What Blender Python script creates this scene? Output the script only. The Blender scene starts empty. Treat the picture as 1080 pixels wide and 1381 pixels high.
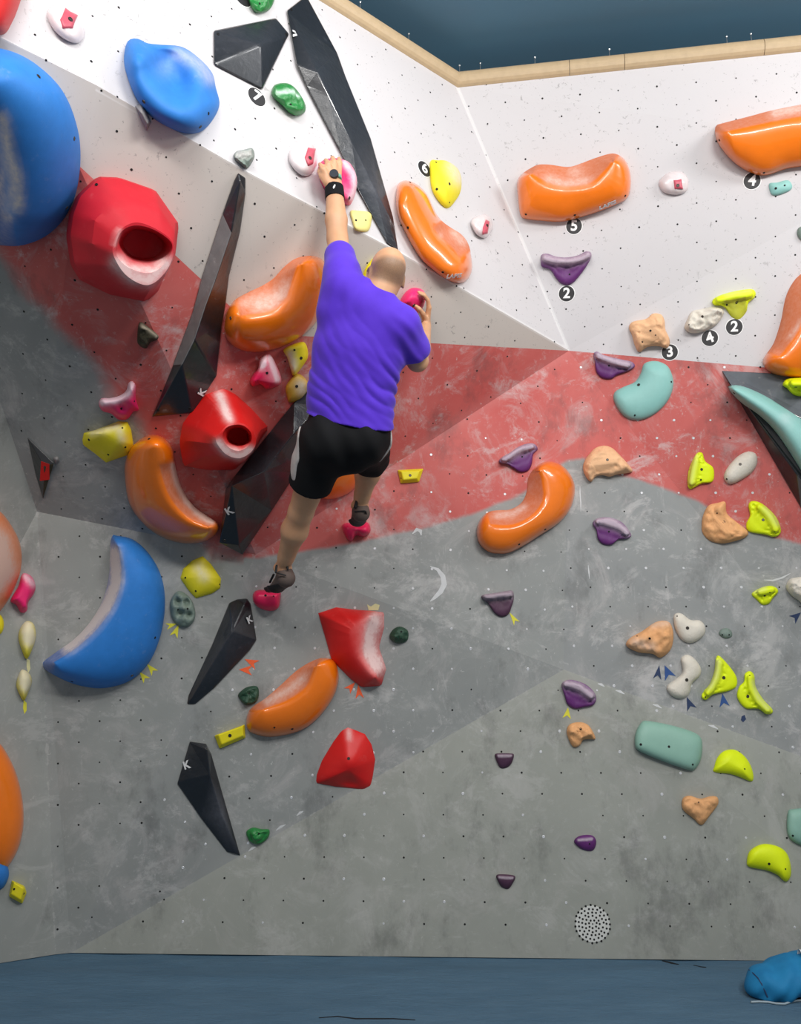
import bpy, bmesh, math, random
import numpy as np
from mathutils import Vector, Matrix, noise
from mathutils.bvhtree import BVHTree

# ------------------------------------------------------------------ camera
F = 1150.0; TH = math.radians(10.5); CH = 1.4
scene = bpy.context.scene
COL = scene.collection
cam_d = bpy.data.cameras.new('camera'); cam = bpy.data.objects.new('camera', cam_d); COL.objects.link(cam)
cam.location = (0, 0, CH); cam.rotation_euler = (math.radians(90) + TH, 0, 0)
cam_d.sensor_fit = 'VERTICAL'; cam_d.sensor_height = 24.0; cam_d.lens = 24.0 * F / 1381.0
cam_d.clip_start = 0.05; cam_d.clip_end = 100
scene.camera = cam

# ------------------------------------------------------------------ world, lamps, exposure
w = bpy.data.worlds.new('hall_light'); scene.world = w; w.use_nodes = True
w.node_tree.nodes['Background'].inputs[0].default_value = (1.0, .99, .96, 1)
w.node_tree.nodes['Background'].inputs[1].default_value = 0.37
scene.view_settings.view_transform = 'Standard'
scene.view_settings.look = 'None'
scene.view_settings.gamma = 1.0
scene.view_settings.use_curve_mapping = False
scene.view_settings.exposure = 0.0

def area(loc, target, sx, sy, power, col=(1, 1, 1)):
    l = bpy.data.lights.new('ceiling_lamp', 'AREA'); l.shape = 'RECTANGLE'; l.size = sx; l.size_y = sy
    l.energy = power; l.color = col
    o = bpy.data.objects.new('ceiling_lamp', l); COL.objects.link(o); o.location = loc
    o.rotation_euler = (Vector(target) - Vector(loc)).to_track_quat('-Z', 'Y').to_euler()
area((1.4, 0.6, 4.45), (-0.2, 4.2, 2.0), 1.2, 0.25, 42, (1, .98, .95))
area((-0.4, -0.2, 4.45), (0.0, 4.2, 1.6), 1.4, 0.3, 54, (1, .98, .96))
area((1.9, -0.6, 4.45), (0.6, 4.3, 0.6), 1.6, 0.4, 98, (1, .98, .95))
area((-1.2, 0.6, 4.45), (0.0, 4.3, 0.6), 1.6, 0.4, 34, (1, .98, .95))
area((3.3, 2.3, 4.45), (-0.6, 3.2, 3.8), 1.2, 0.3, 46, (1, .98, .97))  # added lamp out of view, aimed to brighten the upper left panel
area((0.2, 2.72, 4.56), (-0.5, 3.3, 3.7), 1.0, 0.14, 6, (1, 1, 1))  # added lamp out of view, set for its reflection on the black volumes

# ------------------------------------------------------------------ helpers
cth, sth = math.cos(TH), math.sin(TH)
CAM = Vector((0, 0, CH))
def ray(px, py):
    dx = (px - 540) / F; v = (690.5 - py) / F
    return Vector((dx, cth - v * sth, sth + v * cth))
def J(px, py, Y):
    r = ray(px, py); return CAM + r * (Y / r.y)
def atz(px, py, z):
    r = ray(px, py); return CAM + r * ((z - CH) / r.z)
def to_px(p):
    d = Vector(p) - CAM
    z = d.y * cth + d.z * sth; v = (d.z * cth - d.y * sth) / z
    return 540 + F * d.x / z, 690.5 - F * v
def plane_hit(px, py, o, n):
    r = ray(px, py); return CAM + r * ((o - CAM).dot(n) / r.dot(n))

def srgb(r, g, b):
    f = lambda c: (c / 255 / 12.92) if c / 255 <= .04045 else ((c / 255 + .055) / 1.055) ** 2.4
    return (f(r), f(g), f(b), 1)

def tag(o, label=None, cat=None, group=None, kind=None):
    if label: o['label'] = label
    if cat: o['category'] = cat
    if group: o['group'] = group
    if kind: o['kind'] = kind
    return o
def mesh_obj(name, verts, faces, mat, parent=None, smooth=True, attrs=None):
    me = bpy.data.meshes.new(name)
    me.from_pydata([tuple(v) for v in verts], [], [tuple(f) for f in faces])
    if attrs:
        for k, vals in attrs.items():
            a = me.attributes.new(k, 'FLOAT', 'POINT'); a.data.foreach_set('value', np.asarray(vals, dtype=np.float32))
    me.materials.append(mat)
    if smooth: me.polygons.foreach_set('use_smooth', [True] * len(me.polygons))
    me.update()
    o = bpy.data.objects.new(name, me); COL.objects.link(o)
    if parent: o.parent = parent
    return o
def empty(name, loc):
    o = bpy.data.objects.new(name, None); COL.objects.link(o); o.location = loc; return o
def adopt(child, parent):
    """parent a world-space mesh under a moved empty, keeping its place"""
    child.parent = parent
    child.matrix_parent_inverse = Matrix.Translation(-Vector(parent.location))
    return child

# ------------------------------------------------------------------ materials
def newmat(name):
    m = bpy.data.materials.new(name); m.use_nodes = True
    nt = m.node_tree; return m, nt, nt.nodes['Principled BSDF']
def N(nt, t, **kw):
    n = nt.nodes.new(t)
    for k, v in kw.items():
        if k.startswith('i_'):
            key = k[2:]; key = int(key) if key.isdigit() else key
            n.inputs[key].default_value = v
        else: setattr(n, k, v)
    return n
def mixc(nt, fac, a, b):
    n = nt.nodes.new('ShaderNodeMix'); n.data_type = 'RGBA'
    for sock, v in ((n.inputs[0], fac), (n.inputs[6], a), (n.inputs[7], b)):
        if hasattr(v, 'node'): nt.links.new(v, sock)
        else: sock.default_value = v
    return n.outputs[2]
def math_(nt, op, a, b=0.0, c=None, clamp=False):
    n = nt.nodes.new('ShaderNodeMath'); n.operation = op; n.use_clamp = clamp
    for i, v in enumerate((a, b) if c is None else (a, b, c)):
        if hasattr(v, 'node'): nt.links.new(v, n.inputs[i])
        else: n.inputs[i].default_value = v
    return n.outputs[0]
def ramp(nt, v, lo, hi):
    n = nt.nodes.new('ShaderNodeMapRange'); n.interpolation_type = 'SMOOTHSTEP'
    nt.links.new(v, n.inputs[0]); n.inputs[1].default_value = lo; n.inputs[2].default_value = hi
    return n.outputs[0]
def noisen(nt, scale, detail=4, rough=.55, scl=None, dist=0.0):
    tc = nt.nodes.new('ShaderNodeTexCoord'); n = nt.nodes.new('ShaderNodeTexNoise')
    n.inputs['Scale'].default_value = scale; n.inputs['Detail'].default_value = detail
    n.inputs['Roughness'].default_value = rough; n.inputs['Distortion'].default_value = dist
    if scl:
        mp = nt.nodes.new('ShaderNodeMapping'); mp.inputs['Scale'].default_value = scl[:3]
        if len(scl) > 3: mp.inputs['Rotation'].default_value = (0, scl[3], 0)
        nt.links.new(tc.outputs['Object'], mp.inputs[0]); nt.links.new(mp.outputs[0], n.inputs['Vector'])
    else: nt.links.new(tc.outputs['Object'], n.inputs['Vector'])
    return n.outputs[0]
def attr(nt, name):
    n = nt.nodes.new('ShaderNodeAttribute'); n.attribute_name = name; return n.outputs['Fac']
def bump(nt, p, h, strength, dist):
    b = nt.nodes.new('ShaderNodeBump'); b.inputs['Strength'].default_value = strength
    b.inputs['Distance'].default_value = dist
    nt.links.new(h, b.inputs['Height']); nt.links.new(b.outputs[0], p.inputs['Normal'])

MATS = {}
def hold_mat(key, col, rough=.5, spec=.5, coat=0, mottle=.12, chalkc=(225, 215, 212), grit=.15):
    m, nt, p = newmat(key)
    n1 = noisen(nt, 22, 4)
    dark = tuple(c * (1 - mottle * 1.6) for c in col[:3]) + (1,)
    light = tuple(min(1, c * (1 + mottle)) for c in col[:3]) + (1,)
    base = mixc(nt, n1, dark, light)
    ch = attr(nt, 'chalk')
    n2 = noisen(nt, 45, 6, .7)
    k = math_(nt, 'MULTIPLY', ch, math_(nt, 'MULTIPLY_ADD', n2, 1.6, .25))
    # light handling dust everywhere
    dust = math_(nt, 'MULTIPLY', ramp(nt, noisen(nt, 16, 7, .75), .56, .80), grit)
    k = math_(nt, 'MINIMUM', math_(nt, 'ADD', k, dust), .93)
    k = math_(nt, 'MAXIMUM', k, 0)
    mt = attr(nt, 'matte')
    base = mixc(nt, mt, base, tuple(c * f for c, f in zip(col[:3], (.70, .60, .75))) + (1,))  # scoop colour darkened for the shade of the hollow, beside its matte finish
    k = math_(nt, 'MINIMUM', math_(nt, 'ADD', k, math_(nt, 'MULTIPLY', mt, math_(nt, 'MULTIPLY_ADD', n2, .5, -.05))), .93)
    nt.links.new(mixc(nt, k, base, srgb(*chalkc)), p.inputs['Base Color'])
    nt.links.new(math_(nt, 'MULTIPLY_ADD', math_(nt, 'MAXIMUM', k, math_(nt, 'MULTIPLY', mt, .9)), .75 - rough if rough < .75 else .1, rough, clamp=True), p.inputs['Roughness'])
    p.inputs['Specular IOR Level'].default_value = spec
    if coat:
        nt.links.new(math_(nt, 'MULTIPLY', math_(nt, 'SUBTRACT', 1.0, math_(nt, 'MULTIPLY', math_(nt, 'MAXIMUM', k, mt), 2.5, clamp=True)), coat), p.inputs['Coat Weight'])
        p.inputs['Coat Roughness'].default_value = .07; p.inputs['Coat IOR'].default_value = 1.38
    if key in ('tan', 'brown_tan', 'cream', 'olive', 'grey_green', 'dark_green'): bump(nt, p, noisen(nt, 60, 8, .8), .6, .006)
    elif key == 'black': bump(nt, p, noisen(nt, 9, 5, .6), .25, .02)
    elif rough > .35: bump(nt, p, noisen(nt, 320, 3), .25, .0012)
    MATS[key] = m; return m
hold_mat('blue', srgb(46, 124, 204), .6, .35, mottle=.10, grit=.12)
hold_mat('orange', srgb(238, 118, 10), .30, .5, coat=.9, mottle=.05, grit=.08, chalkc=(225, 190, 175))
hold_mat('red', srgb(196, 26, 42), .6, .35, mottle=.06, grit=.10, chalkc=(228, 195, 192))
hold_mat('bright_red', srgb(210, 28, 26), .45, .4, mottle=.06, grit=.08, chalkc=(230, 200, 196))
hold_mat('black', srgb(30, 31, 35), .30, .5, coat=.8, mottle=.25, grit=.16, chalkc=(120, 122, 132))
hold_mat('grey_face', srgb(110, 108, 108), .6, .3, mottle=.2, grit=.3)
hold_mat('yellow', srgb(234, 218, 34), .55, .35, mottle=.06, grit=.12, chalkc=(225, 215, 185))
hold_mat('ochre', srgb(196, 156, 44), .5, .4, mottle=.06, grit=.12, chalkc=(215, 205, 190))
hold_mat('pale_yellow', srgb(236, 224, 140), .55, .35, mottle=.04, chalkc=(235, 225, 190))
hold_mat('neon', srgb(224, 240, 14), .55, .35, mottle=.05, grit=.12, chalkc=(215, 222, 130))
hold_mat('teal', srgb(136, 188, 181), .5, .4, mottle=.05, grit=.15, chalkc=(190, 205, 205))
hold_mat('tan', srgb(236, 186, 142), .7, .3, mottle=.12, grit=.25, chalkc=(235, 205, 185))
hold_mat('brown_tan', srgb(232, 172, 118), .7, .3, mottle=.12, grit=.25, chalkc=(225, 190, 165))
hold_mat('cream', srgb(222, 214, 200), .65, .3, mottle=.08, grit=.2)
hold_mat('purple', srgb(98, 42, 108), .55, .35, mottle=.12, grit=.15, chalkc=(185, 168, 180))
hold_mat('plum', srgb(78, 48, 70), .6, .35, mottle=.12, grit=.15, chalkc=(165, 150, 160))
hold_mat('pink', srgb(236, 38, 110), .45, .4, mottle=.06, grit=.08, chalkc=(240, 210, 220))
hold_mat('magenta', srgb(222, 30, 84), .4, .4, mottle=.06, grit=.06, chalkc=(232, 205, 212))
hold_mat('clear_white', srgb(222, 210, 210), .25, .5, coat=.5, mottle=.08, grit=.1)
hold_mat('rose', srgb(200, 88, 104), .4, .4, mottle=.1, grit=.12)
hold_mat('green', srgb(40, 128, 60), .4, .5, mottle=.15, grit=.25, chalkc=(190, 215, 195))
hold_mat('dark_green', srgb(34, 70, 50), .45, .5, mottle=.2, grit=.2, chalkc=(150, 170, 160))
hold_mat('grey_green', srgb(122, 138, 128), .5, .5, mottle=.25, grit=.35)
hold_mat('olive', srgb(66, 62, 46), .7, .3, mottle=.2, grit=.2, chalkc=(170, 160, 140))
hold_mat('sage', srgb(136, 176, 160), .5, .4, mottle=.05, grit=.15, chalkc=(190, 205, 200))
hold_mat('grey', srgb(140, 136, 136), .6, .3, mottle=.1)
hold_mat('volume_grey', srgb(88, 92, 98), .6, .3, mottle=.15, grit=.3)

def plain(key, col, rough=.6, metal=0., spec=.4):
    m, nt, p = newmat(key)
    n1 = noisen(nt, 30, 4)
    a = tuple(c * .85 for c in col[:3]) + (1,); b = tuple(min(1, c * 1.12) for c in col[:3]) + (1,)
    nt.links.new(mixc(nt, n1, a, b), p.inputs['Base Color'])
    p.inputs['Roughness'].default_value = rough; p.inputs['Metallic'].default_value = metal
    p.inputs['Specular IOR Level'].default_value = spec
    MATS[key] = m; return m
plain('hole', srgb(18, 18, 18), .7)
plain('hole_rim', srgb(95, 92, 90), .5)
plain('nut', srgb(214, 214, 216), .35, .3)
plain('bolt_steel', srgb(70, 66, 62), .4, .6)
plain('tag_black', srgb(40, 38, 40), .5)
plain('tag_white', srgb(238, 236, 234), .5)
plain('logo_white', srgb(215, 215, 215), .5)
plain('tape_yellow', srgb(214, 206, 60), .6)
plain('tape_pale', srgb(206, 200, 150), .6)
plain('tape_orange', srgb(240, 100, 55), .6)
plain('tape_blue', srgb(44, 78, 135), .6)
plain('tape_navy', srgb(40, 56, 90), .6)
plain('chalk_spot', srgb(205, 205, 205), .9)
plain('black_cloth', srgb(20, 20, 22), .85, 0, .2)
plain('white_cloth', srgb(188, 180, 176), .85, 0, .2)
plain('stubble', srgb(120, 98, 78), .75, 0, .25)
plain('shoe_grey', srgb(92, 78, 72), .7)
plain('shoe_black', srgb(26, 24, 25), .6)
plain('watch_black', srgb(38, 40, 48), .25)
plain('watch_green', srgb(108, 170, 150), .6)
plain('cord_grey', srgb(150, 165, 172), .6)
plain('peach', srgb(214, 160, 140), .6)
plain('grille_white', srgb(205, 205, 200), .5)
plain('timber', srgb(188, 164, 130), .5)
plain('steel', srgb(190, 190, 188), .3, .8)
plain('mat_dark', srgb(14, 16, 20), .9)

def skin_mat():
    m, nt, p = newmat('skin')
    n = noisen(nt, 9, 5)
    base = mixc(nt, n, srgb(190, 136, 98), srgb(218, 170, 132))
    hair = math_(nt, 'MULTIPLY', attr(nt, 'stubble'), math_(nt, 'MULTIPLY_ADD', noisen(nt, 420, 2), .5, .42), clamp=True)
    nt.links.new(mixc(nt, hair, base, srgb(92, 74, 58)), p.inputs['Base Color'])
    p.inputs['Roughness'].default_value = .5
    p.inputs['Subsurface Weight'].default_value = .08
    p.inputs['Subsurface Radius'].default_value = (.02, .008, .004)
    p.inputs['Subsurface Scale'].default_value = .3
    MATS['skin'] = m
skin_mat()
def shirt_mat():
    m, nt, p = newmat('shirt_purple')
    n = noisen(nt, 12, 4)
    nt.links.new(mixc(nt, n, srgb(74, 38, 178), srgb(92, 52, 206)), p.inputs['Base Color'])
    p.inputs['Roughness'].default_value = .75; p.inputs['Sheen Weight'].default_value = .15
    p.inputs['Specular IOR Level'].default_value = .25
    bump(nt, p, noisen(nt, 500, 2), .2, .001)
    MATS['shirt_purple'] = m
shirt_mat()
def bag_mat():
    m, nt, p = newmat('bag_blue')
    n = noisen(nt, 14, 4)
    nt.links.new(mixc(nt, n, srgb(22, 100, 150), srgb(38, 136, 186)), p.inputs['Base Color'])
    p.inputs['Roughness'].default_value = .7; p.inputs['Specular IOR Level'].default_value = .25
    MATS['bag_blue'] = m
bag_mat()

def wall_white(key, col):
    m, nt, p = newmat(key)
    n1 = noisen(nt, 1.6, 5)
    base = mixc(nt, n1, tuple(c * .92 for c in col[:3]) + (1,), col)
    # little dark scuffs and specks
    s1 = ramp(nt, noisen(nt, 26, 5, .75, dist=.6), 0.61, .65)
    s2 = ramp(nt, noisen(nt, 3.2, 3), .42, .62)
    base = mixc(nt, math_(nt, 'MULTIPLY', math_(nt, 'MULTIPLY', s1, s2), .55), base, srgb(120, 116, 114))
    s3 = ramp(nt, noisen(nt, 75, 3, .6), .67, .71)
    base = mixc(nt, math_(nt, 'MULTIPLY', s3, .5), base, srgb(95, 92, 92))
    sm = attr(nt, 'seam')
    base = mixc(nt, math_(nt, 'MULTIPLY', ramp(nt, math_(nt, 'SUBTRACT', 3.0, sm), .0, 2.0), .35), base, srgb(236, 234, 232))
    nt.links.new(base, p.inputs['Base Color'])
    p.inputs['Roughness'].default_value = .6; p.inputs['Specular IOR Level'].default_value = .3
    bump(nt, p, noisen(nt, 260, 3), .12, .001)
    MATS[key] = m
wall_white('wall_white', srgb(204, 200, 201))
wall_white('wall_bone', srgb(200, 192, 184))  # same white paint, with the shade of the overhang put into its colour

def wall_paint():
    m, nt, p = newmat('wall_paint')
    # grey textured paint with cloudy chalk
    g = mixc(nt, noisen(nt, 2.2, 5, .6), srgb(124, 127, 128), srgb(158, 159, 156))
    low = attr(nt, 'low')
    g2 = mixc(nt, noisen(nt, 2.6, 5, .6), srgb(138, 140, 133), srgb(163, 164, 156))
    g = mixc(nt, low, g, g2)
    r = mixc(nt, noisen(nt, 2.6, 5, .6), srgb(174, 66, 62), srgb(204, 112, 106))
    rd = attr(nt, 'red')
    wob = math_(nt, 'MULTIPLY_ADD', noisen(nt, 7, 6, .65), .9, -.45)
    k = ramp(nt, math_(nt, 'ADD', rd, wob), -.5, .5)
    base = mixc(nt, k, g, r)
    dm = attr(nt, 'dust')
    # broad chalk clouds
    c1 = math_(nt, 'MULTIPLY', ramp(nt, noisen(nt, 3.6, 8, .72, dist=.9), .50, .68), .50)
    base = mixc(nt, math_(nt, 'MULTIPLY', c1, dm), base, srgb(188, 182, 180))
    # foot swipes (vertical and slanting) and specks
    for (scl, lo, hi, st) in (((9, 9, 1.8, .25), .61, .68, .28), ((13, 13, 2.6, -.5), .62, .69, .25), ((5, 4, 6, .9), .60, .68, .30), ((2.2, 2.2, 3.6, .6), .54, .66, .50), ((1.7, 1.7, 1.5, .3), .53, .66, .42), ((6, 6, 5, .2), .60, .70, .5)):
        s_ = math_(nt, 'MULTIPLY', ramp(nt, noisen(nt, 1.6, 7, .75, scl=scl, dist=.5), lo, hi), st)
        base = mixc(nt, math_(nt, 'MULTIPLY', s_, dm), base, srgb(200, 196, 194))
    c3 = math_(nt, 'MULTIPLY', ramp(nt, noisen(nt, 34, 5, .7), .65, .70), .6)
    base = mixc(nt, math_(nt, 'MULTIPLY', c3, dm), base, srgb(205, 203, 200))
    d1 = math_(nt, 'MULTIPLY', ramp(nt, noisen(nt, 2.9, 6, .7, scl=(1.3, 1.2, .8)), .52, .70), .38)
    base = mixc(nt, d1, base, srgb(66, 66, 66))
    # worn, chipped paint along the panel joints
    sm = attr(nt, 'seam')
    chip = ramp(nt, math_(nt, 'SUBTRACT', math_(nt, 'MULTIPLY_ADD', noisen(nt, 15, 5, .75), 22.0, -10.6), sm), 0.4, 2.4)
    base = mixc(nt, math_(nt, 'MULTIPLY', chip, .5), base, srgb(176, 174, 170))
    wide = math_(nt, 'MULTIPLY', ramp(nt, math_(nt, 'SUBTRACT', 16.0, sm), 0.0, 16.0), .09)
    base = mixc(nt, math_(nt, 'MULTIPLY', wide, dm), base, srgb(190, 188, 186))
    nt.links.new(base, p.inputs['Base Color'])
    p.inputs['Roughness'].default_value = .62; p.inputs['Specular IOR Level'].default_value = .3
    bump(nt, p, noisen(nt, 240, 3), .25, .0012)
    MATS['wall_paint'] = m
wall_paint()

def mat_cover():
    m, nt, p = newmat('mat_cover')
    base = mixc(nt, noisen(nt, 3, 5, .6, scl=(1, 3, 1)), srgb(62, 92, 114), srgb(88, 116, 136))
    base = mixc(nt, math_(nt, 'MULTIPLY', ramp(nt, noisen(nt, 30, 6, .8, scl=(1, 4, 1)), .5, .8), .3), base, srgb(96, 112, 126))
    nt.links.new(base, p.inputs['Base Color'])
    p.inputs['Roughness'].default_value = .8; p.inputs['Specular IOR Level'].default_value = .25
    bump(nt, p, noisen(nt, 9, 6, .7, scl=(1, 3, 1)), .5, .02)
    MATS['mat_cover'] = m
mat_cover()
def ceil_mat():
    m, nt, p = newmat('ceiling_blue')
    base = mixc(nt, noisen(nt, .9, 5, .6), srgb(100, 124, 144), srgb(88, 138, 164))
    base = mixc(nt, math_(nt, 'MULTIPLY', ramp(nt, noisen(nt, 5, 6, .75, scl=(.6, 2.5, 1), dist=1), .68, .76), .35), base, srgb(110, 130, 145))
    nt.links.new(base, p.inputs['Base Color'])
    p.inputs['Roughness'].default_value = .7; p.inputs['Specular IOR Level'].default_value = .25
    MATS['ceiling_blue'] = m
ceil_mat()

# ------------------------------------------------------------------ the climbing wall
P1 = J(617, 118, 4.25); Q = J(767, 473, 4.6)
P2 = atz(430, 0, P1.z)
PL = P1 + (P2 - P1) * 3.0
nA = (P2 - P1).cross(Q - P1).normalized()
A_ = lambda x, y: plane_hit(x, y, P1, nA)
P3 = atz(1250, 52, P1.z)
R1 = J(1250, 207, 4.02)
RW = J(1250, 514, 4.28)
RE = J(1250, 1082, 4.57)
VM = J(760, 903, 4.58)
K1 = J(345, 748, 4.37)
FG = J(50, 690, 4.22)
BL = atz(75, 1287, 0); KB = atz(96, 1285, 0); BR = atz(1250, 1298, 0); BFL = Vector((-2.7, 4.02, 0))
L0 = A_(-260, -92); L1a = A_(0, 50); L1b = A_(130, 115); L1c = A_(330, 230); L1d = A_(540, 341)
W2 = J(350, 450, 3.72)
nB = (L1c - L1b).cross(W2 - L1b).normalized(); W1 = plane_hit(105, 222, L1b, nB)
W0 = J(-200, -20, 2.35)
F2 = J(0, 540, 3.82); F3 = J(-60, 360, 3.42); F4 = Vector((-2.7, 3.0, 3.2))
LB = A_(-400, 20)

RED = [(-150, 60), (0, 345), (40, 400), (90, 450), (128, 490), (150, 530), (190, 570), (215, 620), (245, 690), (290, 748), (345, 752),
       (420, 742), (480, 731), (560, 715), (640, 692), (700, 668), (738, 640), (762, 622), (790, 617), (806, 634), (860, 646), (940, 675), (1000, 712),
       (1080, 734), (1300, 790), (1300, 300), (760, 300), (300, 200)]
def seg_d(p, poly, closed=False):
    best = 1e9; n = len(poly)
    for i in range(n if closed else n - 1):
        ax, ay = poly[i]; bx, by = poly[(i + 1) % n]
        dx, dy = bx - ax, by - ay
        t = ((p[0] - ax) * dx + (p[1] - ay) * dy) / (dx * dx + dy * dy + 1e-9); t = max(0, min(1, t))
        d = math.hypot(p[0] - ax - t * dx, p[1] - ay - t * dy)
        best = min(best, d)
    return best
def inside(p, poly):
    r = False; n = len(poly)
    for i in range(n):
        x1, y1 = poly[i]; x2, y2 = poly[i - 1]
        if (y1 > p[1]) != (y2 > p[1]) and p[0] < (x2 - x1) * (p[1] - y1) / (y2 - y1) + x1: r = not r
    return r
SEAMS = [[(96, 1285), (760, 903), (1250, 1082)], [(767, 473), (345, 748), (96, 1285)], [(-20, 500), (50, 690), (75, 1287)],
         [(50, 690), (345, 748)], [(617, 118), (767, 473), (540, 341), (330, 230), (0, 50)], [(676, 950), (681, 1190)], [(776, 640), (779, 900)]]
WALLS = []; TRI = []
def facet_wall(name, tris, matk, div=26, paint=False, low=0.0, dust=1.0):
    V = []; Fc = []; red = []; seam = []
    for (a, b, c) in tris:
        L = max((b - a).length, (c - a).length, (c - b).length)
        n = max(4, int(L / .035)); base = len(V); idx = {}
        for i in range(n + 1):
            for j in range(n + 1 - i):
                v = a + (b - a) * (i / n) + (c - a) * (j / n)
                idx[i, j] = len(V); V.append(v)
        for i in range(n):
            for j in range(n - i):
                Fc.append((idx[i, j], idx[i + 1, j], idx[i, j + 1]))
                if i + j < n - 1: Fc.append((idx[i + 1, j], idx[i + 1, j + 1], idx[i, j + 1]))
        TRI.append((a, b, c, name))
    # all faces look at the camera
    out = []
    for f in Fc:
        n_ = (V[f[1]] - V[f[0]]).cross(V[f[2]] - V[f[0]])
        out.append(f if n_.dot(CAM - V[f[0]]) > 0 else (f[0], f[2], f[1]))
    for v in V:
        q = to_px(v)
        seam.append(min(seg_d(q, s_) for s_ in SEAMS))
        if paint:
            d = seg_d(q, RED, True) * (1 if inside(q, RED) else -1)
            soft = 30 if (q[0] < 330) else 7
            red.append(max(-3, min(3, d / soft)))
    at = {'seam': seam}
    if paint: at['red'] = red; at['low'] = [low] * len(V); at['dust'] = [dust] * len(V)
    o = mesh_obj(name, V, out, MATS[matk], None, False, at)
    tag(o, kind='structure'); WALLS.append(o); return o
facet_wall('wall_upper_left', [(P1, PL, L0), (P1, L0, L1a), (P1, L1a, L1b), (P1, L1b, L1c), (P1, L1c, L1d), (P1, L1d, Q)], 'wall_white')
facet_wall('wall_middle', [(L0, W0, L1a), (L1a, W0, W1), (L1a, W1, L1b), (L1b, W1, L1c), (W1, W2, L1c), (L1c, W2, L1d), (L1d, W2, Q)], 'wall_bone')
facet_wall('wall_upper_right', [(P1, Q, R1), (P1, R1, P3), (Q, RW, R1)], 'wall_white')
facet_wall('wall_left_overhang', [(W0, F3, W1), (W1, F3, F2), (W1, F2, FG), (W1, FG, K1), (W1, K1, W2), (W2, K1, Q)], 'wall_paint', paint=True, dust=.8)
facet_wall('wall_lower_left', [(FG, K1, KB), (FG, KB, BL)], 'wall_paint', paint=True, low=.35, dust=.55)
facet_wall('wall_back', [(Q, K1, VM), (K1, KB, VM)], 'wall_paint', paint=True, low=.2, dust=.75)
facet_wall('wall_right', [(Q, VM, RE), (Q, RE, RW)], 'wall_paint', paint=True, low=0, dust=.85)
facet_wall('wall_lower_right', [(KB, BR, VM), (VM, BR, RE)], 'wall_paint', paint=True, low=1.0, dust=.45)
facet_wall('wall_left', [(FG, BL, BFL), (FG, BFL, F2), (F2, BFL, F4), (F2, F4, F3), (F3, F4, W0)], 'wall_paint', paint=True, low=.5, dust=.45)

tv = []; tf = []
for a, b, c, nm in TRI:
    tf.append((len(tv), len(tv) + 1, len(tv) + 2)); tv += [a, b, c]
BV = BVHTree.FromPolygons(tv, tf)
def wall_at(px, py):
    loc, nrm, i, d = BV.ray_cast(CAM, ray(px, py).normalized())
    if loc is None: return None
    if nrm.dot(CAM - loc) < 0: nrm = -nrm
    return loc, nrm.normalized(), TRI[i][3]

# bolt-hole grids on every facet
def grid(wall, anchor, dirv, S=.203, R=.104, light=0.0, xr=None):
    rs = random.Random(len(wall.name) * 7 + int(anchor[0]))
    o = wall_at(*anchor)
    dark = ([], []); pale = ([], [])
    for name in {t[3] for t in TRI}:
        pass
    origin, n, nm = o
    u = dirv(origin, n); u = (u - n * u.dot(n)).normalized(); v = n.cross(u).normalized()
    for r in range(-34, 35):
        for c_ in range(-26, 27):
            p = origin + u * (c_ * S + (S / 2 if r % 2 else 0)) + v * (r * R)
            if p.z < .05: continue
            x, y = to_px(p)
            if not (-60 < x < 1140 and -40 < y < 1320): continue
            h = wall_at(x, y)
            if h is None or h[2] != wall.name: continue
            q, nn = h[0], h[1]
            if rs.random() < .07: continue
            is_l = rs.random() < light * (1.0 if y > 560 else .25)
            a1 = nn.orthogonal().normalized(); a2 = nn.cross(a1)
            V, Fs = pale if is_l else dark
            rr = rs.uniform(.0030, .0045) * (1.45 if is_l else 1)
            b = len(V)
            # a shallow pit: raised lip ring then a sunken floor just above the board
            for (rad, hh) in ((rr * 1.25, .0003), (rr * .95, .0014), (rr * .8, .0006)):
                for k in range(8):
                    t = k * math.pi / 4; V.append(q + nn * hh + (a1 * math.cos(t) + a2 * math.sin(t)) * rad)
            for g in range(2):
                for k in range(8):
                    Fs.append((b + g * 8 + k, b + g * 8 + (k + 1) % 8, b + g * 8 + 8 + (k + 1) % 8, b + g * 8 + 8 + k))
            Fs.append(tuple(b + 16 + k for k in range(8)))
    if dark[0]: tag(mesh_obj('bolt_holes', dark[0], dark[1], MATS['hole'], wall, False), kind='stuff')
    if pale[0]: tag(mesh_obj('chalky_bolt_holes', pale[0], pale[1], MATS['nut'], wall, False), kind='stuff')
WD = {o.name: o for o in WALLS}
hor = lambda o, n: Vector((1, 0, 0)) - n * n.x
grid(WD['wall_upper_left'], (482, 87), lambda o, n: P1 - P2)
grid(WD['wall_middle'], (224, 212), lambda o, n: L1d - L1b)
grid(WD['wall_upper_right'], (707, 162), lambda o, n: P3 - P1)
grid(WD['wall_left_overhang'], (94, 494), lambda o, n: Vector((1, .3, -.1)))
grid(WD['wall_lower_left'], (79, 751), hor)
grid(WD['wall_back'], (531, 714), hor, light=.6)
grid(WD['wall_right'], (847, 792), hor, light=.65)
grid(WD['wall_lower_right'], (218, 1273), hor, light=.22)

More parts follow.
